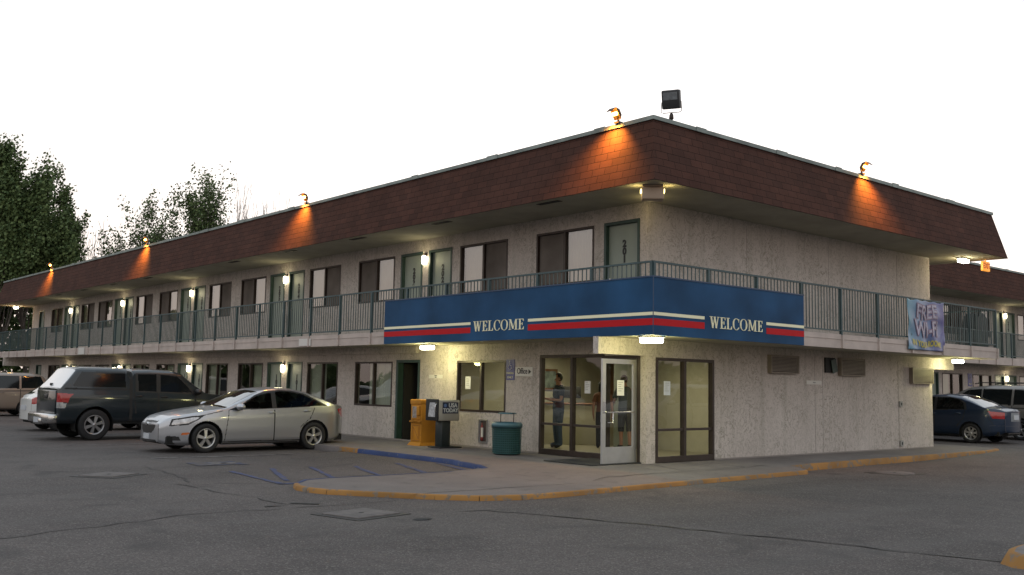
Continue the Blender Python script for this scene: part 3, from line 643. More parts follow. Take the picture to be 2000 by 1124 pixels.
# papers on the glass
def paper(P, U, w, h, lab, rows=5, m=WHITEP):
    P, U = Vector(P), Vector(U); V = Vector((0, 0, 1)); Nn = U.cross(V); t = Nn*.003
    mb = MB(); a = P-U*w/2-V*h/2; mb.add([a, a+U*w, a+U*w+V*h, a+V*h, a+t, a+U*w+t, a+U*w+V*h+t, a+V*h+t], [(4, 5, 6, 7), (3, 2, 1, 0), (0, 1, 5, 4), (2, 3, 7, 6), (1, 2, 6, 5), (3, 0, 4, 7)])
    o = mb.build('notice', m); tag(o, lab, 'notice')
    if rows:
        ln = MB(); rnd = random.Random(int(P.y*100))
        for i in range(rows):
            b = a+V*h*(.85-.7*i/rows)+U*w*.15+t*1.4; l = w*rnd.uniform(.4, .7); ln.quad(b, b+U*l, b+U*l+V*h*.03, b+V*h*.03)
        ln.build('lettering', mat('grey_print', (.25, .25, .26), .7), o)
    return o
UA, UB = Vector((0, -1, 0)), Vector((1, 0, 0))
paper((-.001+.03, 1.66, 1.47), UA, .17, .26, 'white notice taped inside the shopfront pane beside the open door')
paper((-.5, .225, 1.47), UB, .2, .30, 'white notice taped on the open glass door')
paper((.65, -.004+.03, 1.48), UB, .2, .28, 'bluish white notice taped on the corner pane right of the door', m=mat('bluish_paper', (.6, .64, .7), .7))
paper((.03, 5.72, 1.52), UA, .2, .3, 'white notice taped in the office window left of the parking sign')
paper((.03, 1.22, .83), UA, .1, .14, 'tiny white sticker on the shopfront glass near the door edge', rows=2)
mat_ = MB(); mat_.bbox(-1.35, .0, .12, 1.5, .0, .02, .008); tag(mat_.build('doormat', mat('black_rubber', (.02, .02, .02), .8, bump=.5, bscale=60)), 'black rubber doormat in front of the office door', 'doormat')
# dark doorway left of the office
fr = MB(); FA.box(fr, 7.68, 7.76, -.16, .014, 0, 2.09); FA.box(fr, 8.66, 8.75, -.16, .014, 0, 2.09); FA.box(fr, 7.76, 8.66, -.16, .014, 2.02, 2.09); sd_ = fr.build('side_doorway', DGREEN, motel)
mb = MB(); mb.box(.17, 1.1, 8.62, 8.66, .02, 2.0); mb.box(.17, 1.2, 7.5, 7.6, .0, 2.4); mb.build('passage_wall', ROOMSHADE, sd_)  # passage shade is put into the walls' near-black colour

# ------------------------------------------------------------------ the far wing round the yard
wing = empty('motel_wing', (0, 0, 0)); tag(wing, 'rear wing of the motel with its own balcony beyond the blue sedan', 'motel wing')
DZ = .25; WY = 6.0; FW = Face((0, WY, 0), (1, 0, 0), (0, -1, 0)); XE = 52.
wu, wd, wlw, wld = [], [], [], []; hs_ = []
nn_ = 114
for c in (16.0, 23.3, 30.72, 38.1, 45.4):
    for a, b, g in ((c-3.26, c-1.45, False), (c+1.42, c+3.23, True)): hs_ += [(a, b, WZU[0]+DZ, WZU[1]+DZ), (a, b, WZL[0]+DZ, WZL[1]+DZ)]; wu.append((a, b, g))
    for a, b, l in ((c-1.12, c-.14, False), (c+.14, c+1.12, True)): hs_ += [(a, b, Z2+.01+DZ, 4.89+DZ), (a, b, DZ, 2.07+DZ)]; wd.append((a, b, l, nn_)); nn_ += 1
o0 = LB+.02
wall(wing, (o0, WY, 0), (1, 0, 0), (0, -1, 0), XE-o0, .0, 5.25+DZ, [(a-o0, b-o0, c, d) for a, b, c, d in hs_ if a > o0])
for i, (a, b, g) in enumerate(wu):
    window(wing, FW, a, b, WZU[0]+DZ, WZU[1]+DZ, g, seed=i+80); window(wing, FW, a, b, WZL[0]+DZ, WZL[1]+DZ, g, lower=True, seed=i+100)
for a, b, l, n_ in wd:
    door(wing, FW, a, b, Z2+.01+DZ, 4.89+DZ, str(n_+100), l); door(wing, FW, a, b, DZ, 2.07+DZ, str(n_), l)
mansard(wing, LB+3.2, XE, WY, WY+LB, DZ)
mb = MB(); mb.box(LB+.3, XE, WY+1.2, WY+1.3, 0, 5.3); mb.box(LB+.3, XE, WY+.17, WY+1.2, 2.7, 2.9); mb.build('inner_wall', ROOMSHADE, wing)
sl = MB(); sl.box(LB+W_, XE, WY-W_, WY+.02, Z1+DZ, Z2+DZ-.002); s2_ = sl.build('balcony', SOFF, wing)
fa = MB(); fa.box(LB+W_+.03, XE, WY-W_-.02, WY-W_, Z1+DZ-.01, Z2+DZ+.002); fa.build('fascia', FASC, s2_)
railing(wing, (LB+W_+.05, WY-W_), (XE, WY-W_), Z2+DZ, Z3+DZ, 1.56, first=1.4)
bx = MB(); bx.box(LB+.1, XE, WY-.1, WY-.001, 2.26+DZ, 2.438+DZ); bx.build('beam', WALL, wing)
# round-topped dark cabinet on the wing balcony
cb = MB(); n_ = 14; pr = [(-.5, 0)]+[(-.5*math.cos(math.pi*i/n_), 1.3+.5*math.sin(math.pi*i/n_)) for i in range(n_+1)]+[(.5, 0)]
k_ = len(pr); vs_ = [(x, -.3, z) for x, z in pr]+[(x, .3, z) for x, z in pr]
cb.add(vs_, [tuple(range(k_))]+[tuple(range(2*k_-1, k_-1, -1))]+[(i, (i+1) % k_, k_+(i+1) % k_, k_+i) for i in range(k_)])
cabo = cb.build('storage_hood', mat('dark_vinyl', (.03, .035, .035), .6, vary=.2)); cabo.location = (26.4, 5.35, Z2+DZ); tag(cabo, 'tall dark round-topped cover standing behind the wing balcony railing', 'storage cover')
# ------------------------------------------------------------------ the blue WELCOME sign box on the balcony corner
def serif_word(word, H, gap=.11):
    # letters as strokes in units of the cap height; returns mesh data (polys in 2D)
    T, t, s = .15, .055, .045      # thick, thin, serif thickness
    polys = []; x = 0
    def bar(x0, z0, x1, z1, w):      # slanted bar with horizontal ends
        polys.append([(x0-w/2, z0), (x0+w/2, z0), (x1+w/2, z1), (x1-w/2, z1)])
    def rect(a, b, c, d): polys.append([(a, c), (b, c), (b, d), (a, d)])
    def arc(cx, rx, ry, a0, a1, n=28):
        for i in range(n):
            p, q = a0+(a1-a0)*i/n, a0+(a1-a0)*(i+1)/n; r = []
            for a, inner in ((p, 0), (q, 0), (q, 1), (p, 1)):
                wx = t+(T-t)*abs(math.cos(a))**1.3; wz = t*.8
                r.append((cx+(rx-(wx if inner else 0))*math.cos(a), .5+(ry-(wz if inner else 0))*math.sin(a)))
            polys.append(r)
    for ch in word:
        if ch == 'W':
            bar(.16, 1, .36, 0, T); bar(.36, 0, .56, .96, t); bar(.56, .96, .76, 0, T); bar(.76, 0, .97, 1, t)
            rect(.0, .33, 1-s, 1); rect(.45, .68, 1-s, 1) ; rect(.85, 1.09, 1-s, 1); w = 1.09
        elif ch in 'EL':
            rect(.1, .1+T, 0, 1); rect(0, .6 if ch == 'E' else .6, 0, s*1.2); polys.append([(.5, 0), (.62, 0), (.64, .27), (.59, .27)])
            if ch == 'E': rect(0, .58, 1-s*1.2, 1); polys.append([(.5, 1), (.6, 1), (.6, .76), (.56, .76)]); rect(.2, .44, .49, .55); rect(.42, .47, .38, .66)
            else: rect(0, .38, 1-s, 1)
            w = .64
        elif ch == 'C':
            arc(.42, .42, .52, R(48), R(318)); polys.append([(.68, .92), (.74, .98), (.74, .68), (.70, .68)]); polys.append([(.66, .08), (.72, .16), (.76, .24), (.70, .24)]); w = .76
        elif ch == 'O': arc(.44, .44, .52, 0, R(360), 40); w = .88
        elif ch == 'M':
            rect(.12, .12+t, 0, 1); bar(.2, 1, .54, .08, T*.95); bar(.54, .08, .86, 1, t); rect(.82, .82+T, 0, 1)
            rect(0, .3, 0, s); rect(0, .22, 1-s, 1); rect(.72, 1.08, 0, s); rect(.84, 1.08, 1-s, 1); w = 1.08
        for p in polys: OUT.append([((px+x)*H, pz*H) for px, pz in p])
        polys.clear(); x += w+gap
    return (x-gap)*H
OUT = []
sign = empty('welcome_sign', (0, 0, 0)); tag(sign, 'blue sign band with red and white stripes reading WELCOME wrapped around the balcony corner', 'sign')
SX = -1.345; SY0, SY1, SZ0, SZ1, SB = -1.345, 7.35, 2.43, 3.475, 3.43
mb = MB(); mb.box(SX, -W_-.045, SY0, SY1, SZ0, SZ1); mb.build('sign_panel', SBLUE, sign)
mb = MB(); mb.box(-W_-.045, SB, SY0, -W_-.045, SZ0+.0, SZ1); mb.build('sign_panel', SBLUE, sign)
mb = MB(); e = .012
mb.box(SX-e, -W_-.03, SY0-e, SY1+.01, SZ1, SZ1+.025); mb.box(-W_-.03, SB+.01, SY0-e, -W_-.03, SZ1, SZ1+.025); mb.box(SX-e, SX-.001, SY0-e, SY0+.001, SZ0, SZ1); mb.build('trim', mat('sign_edge_trim', (.03, .06, .12), .4, metal=.3), sign)
def stripe(u0, u1, z0, z1, m, side):
    mb = MB()
    if side == 'A': mb.box(SX-.004, SX+.002, u0, u1, z0, z1)
    else: mb.box(u0, u1, SY0-.004, SY0+.002, z0, z1)
    mb.build('stripe', m, sign)
for a, b in ((3.93, SY1), (SY0-.004, 2.03)): stripe(a, b, 2.785, 2.843, SWHITE, 'A'); stripe(a, b, 2.605, 2.728, RED, 'A')
for a, b in ((SX-.004, .11), (2.09, SB)): stripe(a, b, 2.785, 2.843, SWHITE, 'B'); stripe(a, b, 2.605, 2.728, RED, 'B')
def word(side, u0, u1, z0, H):
    OUT.clear(); Lw = serif_word('WELCOME', H)
    k = (u1-u0)/Lw; mb = MB(); d = .012
    for j, p in enumerate(OUT):
        dd = d+.0004*(j % 7)
        if side == 'A': f = [Vector((SX-dd, u1-x*k, z0+z)) for x, z in p]; b = [Vector((SX, v.y, v.z)) for v in f]
        else: f = [Vector((u0+x*k, SY0-dd, z0+z)) for x, z in p]; b = [Vector((v.x, SY0, v.z)) for v in f]
        n = len(p); mb.add(f+b, [tuple(range(n))]+[(i, (i+1) % n, n+(i+1) % n, n+i) for i in range(n)])
    mb.build('lettering', SWHITE, sign)
word('A', 2.15, 3.82, 2.635, .22); word('B', .26, 1.95, 2.635, .22)

# ------------------------------------------------------------------ lamps
GLOBE = emis('lit_wall_globe', (1., .9, .62), 9.)
ORANGE = (1, .36, .045)
def wall_lamp(x, y, z, n, lab, grp, e=3.2):
    r = empty('wall_lamp', (x, y, z)); tag(r, lab, 'wall lamp', grp); n = Vector(n); t = n.cross(Vector((0, 0, 1)))
    mb = MB(); mb.box(-.05, .05, -.05, .05, .10, .17); mb.tube([Vector((0, 0, .14)), n*.07+Vector((0, 0, .14))], .02); mb.build('bracket', BRONZE, r)
    g = MB(); g.lathe([(.012, -.13), (.035, -.12), (.05, -.08), (.055, 0), (.05, .07), (.04, .1), (.01, .105)], 16, c=n*.075); g.build('globe', GLOBE, r)
    light('POINT', tuple(Vector((x, y, z))+n*.2), e, (1, .86, .5), .06)
ordn = ['first', 'second', 'third', 'fourth', 'fifth']
prs = [('203', '202'), ('205', '204'), ('207', '206'), ('209', '208'), ('211', '210')]
for k, c in enumerate(cen):
    wall_lamp(0, c, 4.66, (-1, 0, 0), f'glowing globe lamp on the balcony wall, {ordn[k]} from the building corner', 'lit globe lamps between the room doors')
    if k: wall_lamp(0, c-.05, 1.88, (-1, 0, 0), f'glowing globe lamp on the ground floor wall, {ordn[k-1]} one along from the office', 'lit globe lamps between the room doors')
wall_lamp(30.72, WY, 4.72+DZ, (0, -1, 0), 'glowing globe lamp beside an upper door of the far wing', 'lit globe lamps between the room doors')
wall_lamp(30.72, WY, 1.92+DZ, (0, -1, 0), 'glowing globe lamp beside the ground floor doors of the far wing', 'lit globe lamps between the room doors')
TUBE = emis('lit_fluorescent', (1., .97, .72), 16.)
def ceiling_lamp(x, y, z, rz, lab, L_=.42, e=9, col=(1, .93, .36)):
    r = empty('ceiling_lamp', (x, y, z), rz); tag(r, lab, 'ceiling lamp', 'wrap lamps under balcony and eaves')
    mb = MB(); mb.box(-L_/2-.03, L_/2+.03, -.09, .09, -.035, 0); mb.build('housing', mat('lamp_housing', (.5, .5, .42), .5), r)
    mb = MB(); mb.bbox(-L_/2, L_/2, -.075, .075, -.13, -.035, .025); mb.build('diffuser', TUBE, r)
    light('POINT', (x, y, z-.34), e, col, .14)
ceiling_lamp(-1.05, -1.05, 2.43, R(-42), 'bright wrap lamp under the blue sign at the building corner', e=27)
ceiling_lamp(-.75, 6.35, 2.43, R(90), 'bright wrap lamp under the left end of the blue sign', e=22)
ceiling_lamp(12.1, -.55, 2.43, R(0), 'bright wrap lamp under the balcony beyond the banner', e=16)
ceiling_lamp(12.25, -.7, 5.2, R(0), 'bright wrap lamp under the eaves beside the EXIT sign', e=6, col=(1, .72, .25))
ceiling_lamp(-.6, 44.2, 5.2, R(90), 'small orange lamp under the far left end of the eaves', e=8, col=(1, .5, .12))
# boxed lamp under the corner of the eaves
r = empty('eaves_lamp', (-1.1, -1.1, 5.2), R(-45)); tag(r, 'boxed metal lamp hanging under the eaves corner with light escaping from both sides', 'lamp')
mb = MB(); mb.box(-.19, .19, -.13, .13, -.035, 0); mb.bbox(-.2, .2, -.16, .16, -.27, -.05, .015); mb.build('shade', mat('lamp_shade_tan', (.36, .27, .2), .6), r)
mb = MB(); mb.box(-.222, -.203, -.08, .08, -.13, -.07); mb.box(.203, .222, -.08, .08, -.13, -.07); mb.build('bulb', emis('lit_amber', (1., .8, .3), 4.), r)
for s in (-1, 1): light('POINT', (-1.1+s*.3*.707, -1.1-s*.3*.707, 5.08), 1.0, (1, .78, .28), .04)
light('POINT', (-.35, -.35, 4.95), 1.8, (1, .8, .35), .08)
# roof edge floodlights
def flood(x, y, out, skew, lab, e=290):
    out = Vector(out); t = Vector((0, 0, 1)).cross(out); zt = Z5
    r = empty('roof_floodlight', (x, y, zt)); tag(r, lab, 'floodlight', 'orange floodlights along the roof edge')
    mb = MB(); mb.tube([(0, 0, -.02), (0, 0, .07), tuple(out*.03+Vector((0, 0, .12)))], .022); mb.box(-.06, .06, -.06, .06, -.02, .012); mb.build('stem', BRONZE, r)
    # hood: open shell, back low and front raised, hanging over the edge
    a = out*.0+Vector((0, 0, .08)); U = t
    pr = [(.02, .05), (.0, .14), (.06, .235), (.16, .255), (.27, .16)]
    vs_ = []; w = .085
    for s in (-1, 1): vs_ += [out*p+Vector((0, 0, q))+U*w*s for p, q in pr]
    k = len(pr); fs_ = [(i, i+1, k+i+1, k+i) for i in range(k-1)]+[(0, 1, 2, 3, 4), (k+4, k+3, k+2, k+1, k)]
    h = MB(); h.add(vs_, fs_[:k-1]); h.add([v for v in vs_[:k]], [(0, 1, 2, 3)]); h.add([v for v in vs_[k:]], [(3, 2, 1, 0)]); h.build('hood', mat('flood_hood', (.12, .06, .03), .7), r)
    b = MB(); c = out*.10+Vector((0, 0, .15)); b.tube([c-U*.045, c+U*.045], .034, 10); b.build('bulb', emis('lit_sodium', (1., .5, .08), 26.), r)
    P = Vector((x, y, zt))+out*.22+Vector((0, 0, .12)); aim = P+Vector((0, 0, -1.))-out*.08+t*skew
    light('SPOT', tuple(P), e, ORANGE, .035, aim=tuple(aim), spot=R(112), blend=1.0)
    light('POINT', tuple(Vector((x, y, zt))+out*.2+Vector((0, 0, .13))), .12, ORANGE, .04)
OX = -OT-.02
for y, lab in ((-.35, 'orange floodlight on the roof edge nearest the building corner'), (11.7, 'orange floodlight on the roof edge above room 204'), (23.8, 'orange floodlight on the long roof edge, third from the corner'), (35.8, 'orange floodlight at the far left of the long roof edge')):
    flood(OX, y, (-1, 0, 0), -.18, lab)
flood(6.05, OX, (0, -1, 0), .15, 'orange floodlight on the roof edge of the short side wall')
# big switched-off floodlight on the corner
r = empty('spare_floodlight', (-.45, -1.0, Z5-.05), R(-62)); r.scale = (.8, .8, .86); tag(r, 'square dark floodlight, unlit, on a post above the roof corner', 'floodlight')
mb = MB(); mb.tube([(0, 0, -.1), (0, 0, .14)], .03); mb.tube([(0, 0, .14), (0, 0, .17), (0, 0, .26), (0, 0, .30)], [.03, .06, .05, .025]); mb.build('post', BRONZE, r)
mb = MB(); mb.tube([(-.235, 0, .56), (-.25, 0, .34), (-.2, 0, .31), (.2, 0, .31), (.25, 0, .34), (.235, 0, .56)], .010, 6); mb.build('yoke', BRONZE, r)
mb = MB(); Mt = Matrix.Translation((0, 0, .62)) @ Matrix.Rotation(R(14), 4, 'X'); mb.bbox(-.215, .215, -.13, .12, -.22, .2, .03, 0, Mt); mb.build('housing', mat('flood_housing', (.02, .02, .022), .55), r)
mb = MB(); mb.box(-.17, .17, -.136, -.128, -.02, .15, 0, Mt); mb.box(-.03, .03, -.14, -.13, -.0, .06, 0, Mt); mb.build('lens', mat('flood_lens', (.16, .17, .18), .12, spec=.8, vary=.3, vscale=9), r)
# EXIT sign
r = empty('exit_sign', (13.0, -.97, 5.2)); tag(r, 'small orange lit sign reading EXIT hanging under the eaves', 'sign')
mb = MB(); mb.box(-.02, .02, -.01, .01, -.06, 0); mb.bbox(-.21, .21, -.035, .035, -.32, -.05, .01); mb.build('case', mat('exit_case', (.6, .3, .08), .5, emit=(1, .36, .04), es=.55), r)
put_text('lettering', 'EXIT', .21, mat('exit_letters', (.3, .08, .02), .5, emit=(.8, .12, .01), es=.25), (0, -.037, -.185), UB, (0, 0, 1), r, bold=.006)

# ------------------------------------------------------------------ signs on the wall
def plate(name, F, u0, u1, z0, z1, d, m, lab=None, cat=None, parent=None, grp=None):
    mb = MB(); F.box(mb, u0, u1, .002, d, z0, z1); o = mb.build(name, m, parent)
    if lab: tag(o, lab, cat, grp)
    return o
hp = plate('parking_sign', FA, 3.97, 4.26, 1.60, 2.07, .012, mat('faded_purple_blue', (.075, .08, .24), .4, vary=.1), 'small blue wheelchair parking sign on the office wall', 'sign')
def wheelchair(P, U, s, parent, m):
    P, U = Vector(P), Vector(U); V = Vector((0, 0, 1)); Nn = U.cross(V)*.004; q = lambda a, b: P+U*a*s+V*b*s+Nn
    mb = MB()
    mb.tube([q(-.08, .5), q(-.08, .505)], .0001)
    for pts, w in (([(-.06, .36), (-.02, .02), (.2, .0), (.3, -.32), (.4, -.3)], .035), ([(-.04, .2), (.17, .2)], .03)):
        mb.tube([q(*p) for p in pts], w*s*1.3, 6)
    n = 18; mb.tube([q(-.02+.27*math.cos(R(100+i*14)), -.16+.27*math.sin(R(100+i*14))) for i in range(n)], .03*s*1.3, 6)
    mb.tube([q(-.075, .47)-Nn*.2, q(-.075, .47)+Nn*.3], .07*s, 12)
    mb.build('wheelchair_symbol', m, parent)
wheelchair(FA.P(4.12, 1.93, .012), UA, .21, hp, mat('faded_white_print', (.5, .48, .55), .5))
put_text('lettering', 'PARKING', .066, SWHITE, FA.P(4.115, 1.755, .013), UA, (0, 0, 1), hp, sx=.9); put_text('lettering', 'ONLY', .075, SWHITE, FA.P(4.115, 1.66, .013), UA, (0, 0, 1), hp)
op = plate('office_sign', FA, 3.35, 3.94, 1.69, 1.895, .012, WHITES, 'small white Office sign with an arrow on the stucco wall', 'sign')
put_text('lettering', 'Office', .185, INK, FA.P(3.70, 1.80, .014), UA, (0, 0, 1), op, sx=.78, bold=.001)
mb = MB(); c = FA.P(3.44, 1.79, .016); mb.add([c+Vector((0, .045, .055)), c+Vector((0, .045, -.055)), c+Vector((0, -.05, 0))], [(0, 1, 2)]); mb.build('arrow', INK, op)
p1 = plate('wall_plaque', FA, 6.70, 7.27, 1.62, 1.71, .01, WHITES, 'narrow white plaque on the wall right of the dark doorway', 'plaque')
put_text('lettering', 'Room', .04, INK, FA.P(6.98, 1.685, .012), UA, (0, 0, 1), p1); put_text('lettering', 'Office', .03, INK, FA.P(6.98, 1.645, .012), UA, (0, 0, 1), p1)
p2 = plate('wall_plaque', FB, 5.60, 6.22, 1.63, 1.72, .01, WHITES, 'narrow white plaque on the long blank side wall', 'plaque')
put_text('lettering', 'Notice', .04, mat('grey_letter', (.3, .3, .3), .6), FB.P(5.91, 1.675, .012), UB, (0, 0, 1), p2)
plate('wall_notice', Face((-W_-.035, 0, 0), (0, 1, 0), (-1, 0, 0)), 11.1, 11.75, 2.46, 2.66, .012, WHITES, 'white notice fixed to the balcony fascia below room 204', 'notice')
plate('wall_notice', Face((-W_-.035, 0, 0), (0, 1, 0), (-1, 0, 0)), 30.3, 31.1, 2.44, 2.74, .012, WHITES, 'pale notice fixed to the far left stretch of the balcony fascia', 'notice')
wpk = plate('parking_sign', FW, 27.0, 27.38, 1.78, 2.32, .012, MATS['faded_purple_blue'], 'small blue wheelchair sign on the far wing wall above the van', 'sign')
wheelchair(FW.P(27.19, 2.18, .013), UB, .24, wpk, MATS['faded_white_print']); put_text('lettering', 'ONLY', .09, SWHITE, FW.P(27.19, 1.87, .014), UB, (0, 0, 1), wpk)
# louvred vent covers
LOUV = mat('vent_bronze_paint', (.21, .175, .14), .6, vary=.12)
def vent(u0, u1, z0, z1, lab):
    r = empty('wall_vent', FB.P(u0, z0)); tag(r, lab, 'vent cover', 'louvred vents on the side wall'); w, h = u1-u0, z1-z0; F = Face((0, 0, 0), (1, 0, 0), (0, -1, 0))
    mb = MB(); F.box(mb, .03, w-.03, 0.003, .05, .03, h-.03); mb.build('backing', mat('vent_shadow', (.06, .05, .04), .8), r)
    mb = MB()
    for a in ((0, .035), (w-.035, w)): F.box(mb, *a, .001, .11, 0, h)
    F.box(mb, .035, w-.035, .001, .11, h-.03, h); F.box(mb, .035, w-.035, .001, .11, 0, .03); mb.build('frame', LOUV, r)
    mb = MB(); n = 11
    for i in range(n):
        z = .035+(h-.07)*i/n; q = (h-.07)/n; F.box(mb, .036, w-.036, .05, .104, z+q*.42, z+q*.98)
    mb.build('louvre', LOUV, r)
vent(4.05, 5.15, 1.86, 2.27, 'brown louvred vent nearest the corner glazing'); vent(6.95, 8.05, 1.86, 2.29, 'brown louvred vent in the middle of the side wall'); vent(10.45, 11.6, 1.72, 2.14, 'brown louvred vent set lower near the far end of the side wall')
r = empty('dark_wall_box', FB.P(6.36, 1.92)); tag(r, 'open black recess with a broken dark green flap left of the middle vent', 'wall recess')
mb = MB(); F = Face((0, 0, 0), (1, 0, 0), (0, -1, 0)); F.box(mb, 0, .42, .002, .04, 0, .36); mb.build('opening', BLACK, r)
mb = MB(); mb.box(0, .22, -.015, .0, -.02, .3, 0, Matrix.Translation((.26, -.06, .0)) @ Matrix.Rotation(R(-14), 4, 'Y')); mb.build('flap', DGREEN, r)
for z, lab in ((1.1, 'small weatherproof socket box halfway up the side wall'), (.08, 'small weatherproof socket box at the foot of the side wall')):
    mb = MB(); F = FB; F.box(mb, 9.87, 10.0, .002, .045, z, z+.15); o = mb.build('outlet_box', mat('outlet_grey', (.3, .3, .28), .6)); tag(o, lab, 'outlet')
    mb = MB(); F.box(mb, 9.91, 9.96, .046, .05, z+.04, z+.11); mb.build('cover', BLACK, o)
# fire extinguisher cabinet
r = empty('extinguisher_cabinet', (0, 5.05, .12)); tag(r, 'metal fire extinguisher cabinet low on the office wall', 'extinguisher cabinet')
mb = frame_mb(FA, 4.89, 5.22, .12, .67, .035, .002, .03); mb2 = MB(); FA.box(mb, 4.9, 5.2, .002, .006, .13, .66)
for v in range(len(mb.v)): mb.v[v] = (mb.v[v][0], mb.v[v][1]-5.05, mb.v[v][2]-.12)
mb.build('case', ALU, r)
mb = MB(); FE = Face((0, 0, 0), (0, 1, 0), (-1, 0, 0)); FE.box(mb, -.12, .12, .006, .01, .04, .51); mb.build('recess', mat('cabinet_shadow', (.07, .05, .045), .6), r)
mb = MB(); mb.lathe([(.0, .06), (.042, .06), (.045, .1), (.045, .36), (.03, .41), (.012, .43), (.012, .47), (0, .47)], 16, c=(0, .03, 0)); mb.v = [(x*.45-.028, y, z) for x, y, z in mb.v]; ex = mb.build('extinguisher', mat('faded_red', (.24, .03, .03), .5), r)
mb = MB(); mb.box(-.054, -.03, -.028, .038, .14, .36); mb.build('label_band', WHITES, ex)
mb = MB(); mb.quad((-.028, -.13, .03), (-.028, .14, .03), (-.028, .14, .52), (-.028, -.13, .52)); 
# ------------------------------------------------------------------ yellow newspaper box
YEL2 = chipped('newsbox_yellow', (.48, .2, .012), (.3, .13, .02), .64, 5.); 
r = empty('newspaper_box', (-.62, 6.55, 0)); tag(r, 'worn yellow newspaper box standing left of the white and black one', 'newspaper box')
mb = MB(); mb.bbox(-.26, .26, -.22, .22, .05, 1.06, .015); 
mb.add([(-.33, -.25, 0), (.3, -.25, 0), (.3, .25, 0), (-.33, .25, 0), (-.27, -.22, .08), (.26, -.22, .08), (.26, .22, .08), (-.27, .22, .08)], [(0, 1, 5, 4), (1, 2, 6, 5), (2, 3, 7, 6), (3, 0, 4, 7)])
mb.bbox(-.29, -.0, -.225, .225, .98, 1.1, .02); mb.bbox(-.275, -.255, -.2, .2, .62, .98, .006); mb.bbox(-.31, -.26, -.22, .22, .55, .59, .01); mb.build('cabinet', YEL2, r)
mb = MB(); mb.quad((-.278, -.03, .66), (-.278, .14, .66), (-.278, .14, .93), (-.278, -.03, .93)); mb.build('display_window', mat('newsbox_window', (.3, .27, .24), .15, vary=.4, vscale=14), r)
mb = MB(); mb.bbox(-.32, -.26, -.19, -.08, .72, .94, .01); mb.tube([(-.3, .15, .6), (-.33, .1, .6), (-.33, -.1, .6), (-.3, -.15, .6)], .012); mb.build('coin_mechanism', YEL2, r)
mb = MB(); 
for a, b in (((-.11, .16), (-.11, .44)), ((-.11, .44), (.11, .16)), ((.11, .16), (.11, .44)), ((-.15, .12), (.15, .12)), ((-.15, .48), (.15, .48)), ((-.15, .12), (-.15, .48)), ((.15, .12), (.15, .48))):
    mb.tube([(-.262, -a[0], a[1]), (-.262, -b[0], b[1])], .008, 5)
mb.build('embossed_emblem', mat('newsbox_relief', (.36, .14, .01), .5), r)
# white and black newspaper box on a pedestal
r = empty('newspaper_box', (-.72, 5.62, 0)); tag(r, 'white and black newspaper box on a dark pedestal reading USA TODAY', 'newspaper box')
mb = MB(); mb.bbox(-.36, .26, -.24, .24, .63, 1.11, .02, seg=1); mb.build('cabinet', mat('newsbox_white', (.36, .34, .29), .5, vary=.1), r)
mb = MB(); mb.bbox(-.385, -.35, -.24, .24, .63, 1.13, .012); mb.build('door', BLACK, r)
mb = MB(); mb.add([(-.39, -.14, .72), (-.39, .13, .72), (-.39, .07, 1.05), (-.39, -.14, 1.05)], [(0, 3, 2, 1)]); mb.build('newspaper', mat('newsprint', (.42, .42, .43), .8, vary=.35, vscale=22), r)
mb = MB(); mb.tube([(-.385, -.19, .85), (-.42, -.19, .87), (-.42, -.19, 1.0), (-.385, -.19, 1.02)], .012); mb.build('handle', CHROME, r)
mb = MB(); mb.box(-.25, .20, -.246, -.2402, .8, 1.06); mb.build('name_plate', mat('newsbox_navy', (.02, .03, .06), .4), r)
W2 = mat('newsbox_print', (.6, .62, .6), .5)
put_text('lettering', 'USA', .135, W2, (.045, -.248, .985), UB, (0, 0, 1), r, bold=.004); put_text('lettering', 'TODAY', .125, W2, (-.02, -.248, .87), UB, (0, 0, 1), r, bold=.004)
mb = MB(); mb.tube([(-.175, -.2475, .985), (-.175, -.2465, .985)], .042, 18)
mb.build('round_mark', mat('round_mark_blue', (.12, .2, .4), .5), r)
mb = MB(); mb.bbox(-.18, .08, -.13, .13, .02, .63, .02); mb.build('pedestal', mat('pedestal_black_green', (.015, .022, .022), .4), r)
mb = MB(); mb.bbox(-.3, .34, -.24, .24, .0, .03, .008); mb.build('base_plate', BLACK, r)
for yy in (-.05, .07): put_text('lettering', 'TODAY', .085, W2, (-.152, yy, .35), (0, 0, -1), (0, -1, 0), r)
# ------------------------------------------------------------------ litter bin
TEALB = mat('bin_teal', (.025, .10, .10), .45, vary=.12, vscale=6)
r = empty('litter_bin', (-.86, 3.2, 0)); tag(r, 'round teal wire mesh litter bin with a raised flat lid beside the shopfront', 'litter bin')
mb = MB()
for k in range(44):
    a = 2*math.pi*k/44; mb.tube([(.3*math.cos(a), .3*math.sin(a), .03), (.315*math.cos(a), .315*math.sin(a), .6)], .0052, 4)
for z in np.linspace(.04, .6, 13): rr_ = .3+.015*(z/.6); mb.tube([(rr_*math.cos(2*math.pi*k/40), rr_*math.sin(2*math.pi*k/40), z) for k in range(41)], .006, 4, cap=False)
mb.build('basket', TEALB, r)
mb = MB(); mb.lathe([(.285, .02), (.29, .58)], 36); mb.lathe([(0, .03), (.29, .03)], 36); mb.build('liner', mat('bin_liner', (.012, .05, .05), .6), r)
mb = MB(); mb.lathe([(.27, .62), (.335, .58), (.335, .66), (.30, .69), (.26, .69), (.27, .62)], 36); mb.build('rim', mat('bin_rim_blue', (.06, .14, .17), .35), r)
mb = MB(); mb.lathe([(0, .90), (.17, .895), (.215, .875), (.2, .865), (0, .87)], 28); mb.build('lid', MATS['bin_rim_blue'], r)
mb = MB()
for s in (-1, 1): mb.tube([(s*.02, s*.24, .66), (s*.02, s*.24, .885), (0, 0, .885)], .009, 6)
mb.build('lid_support', BLACK, r)
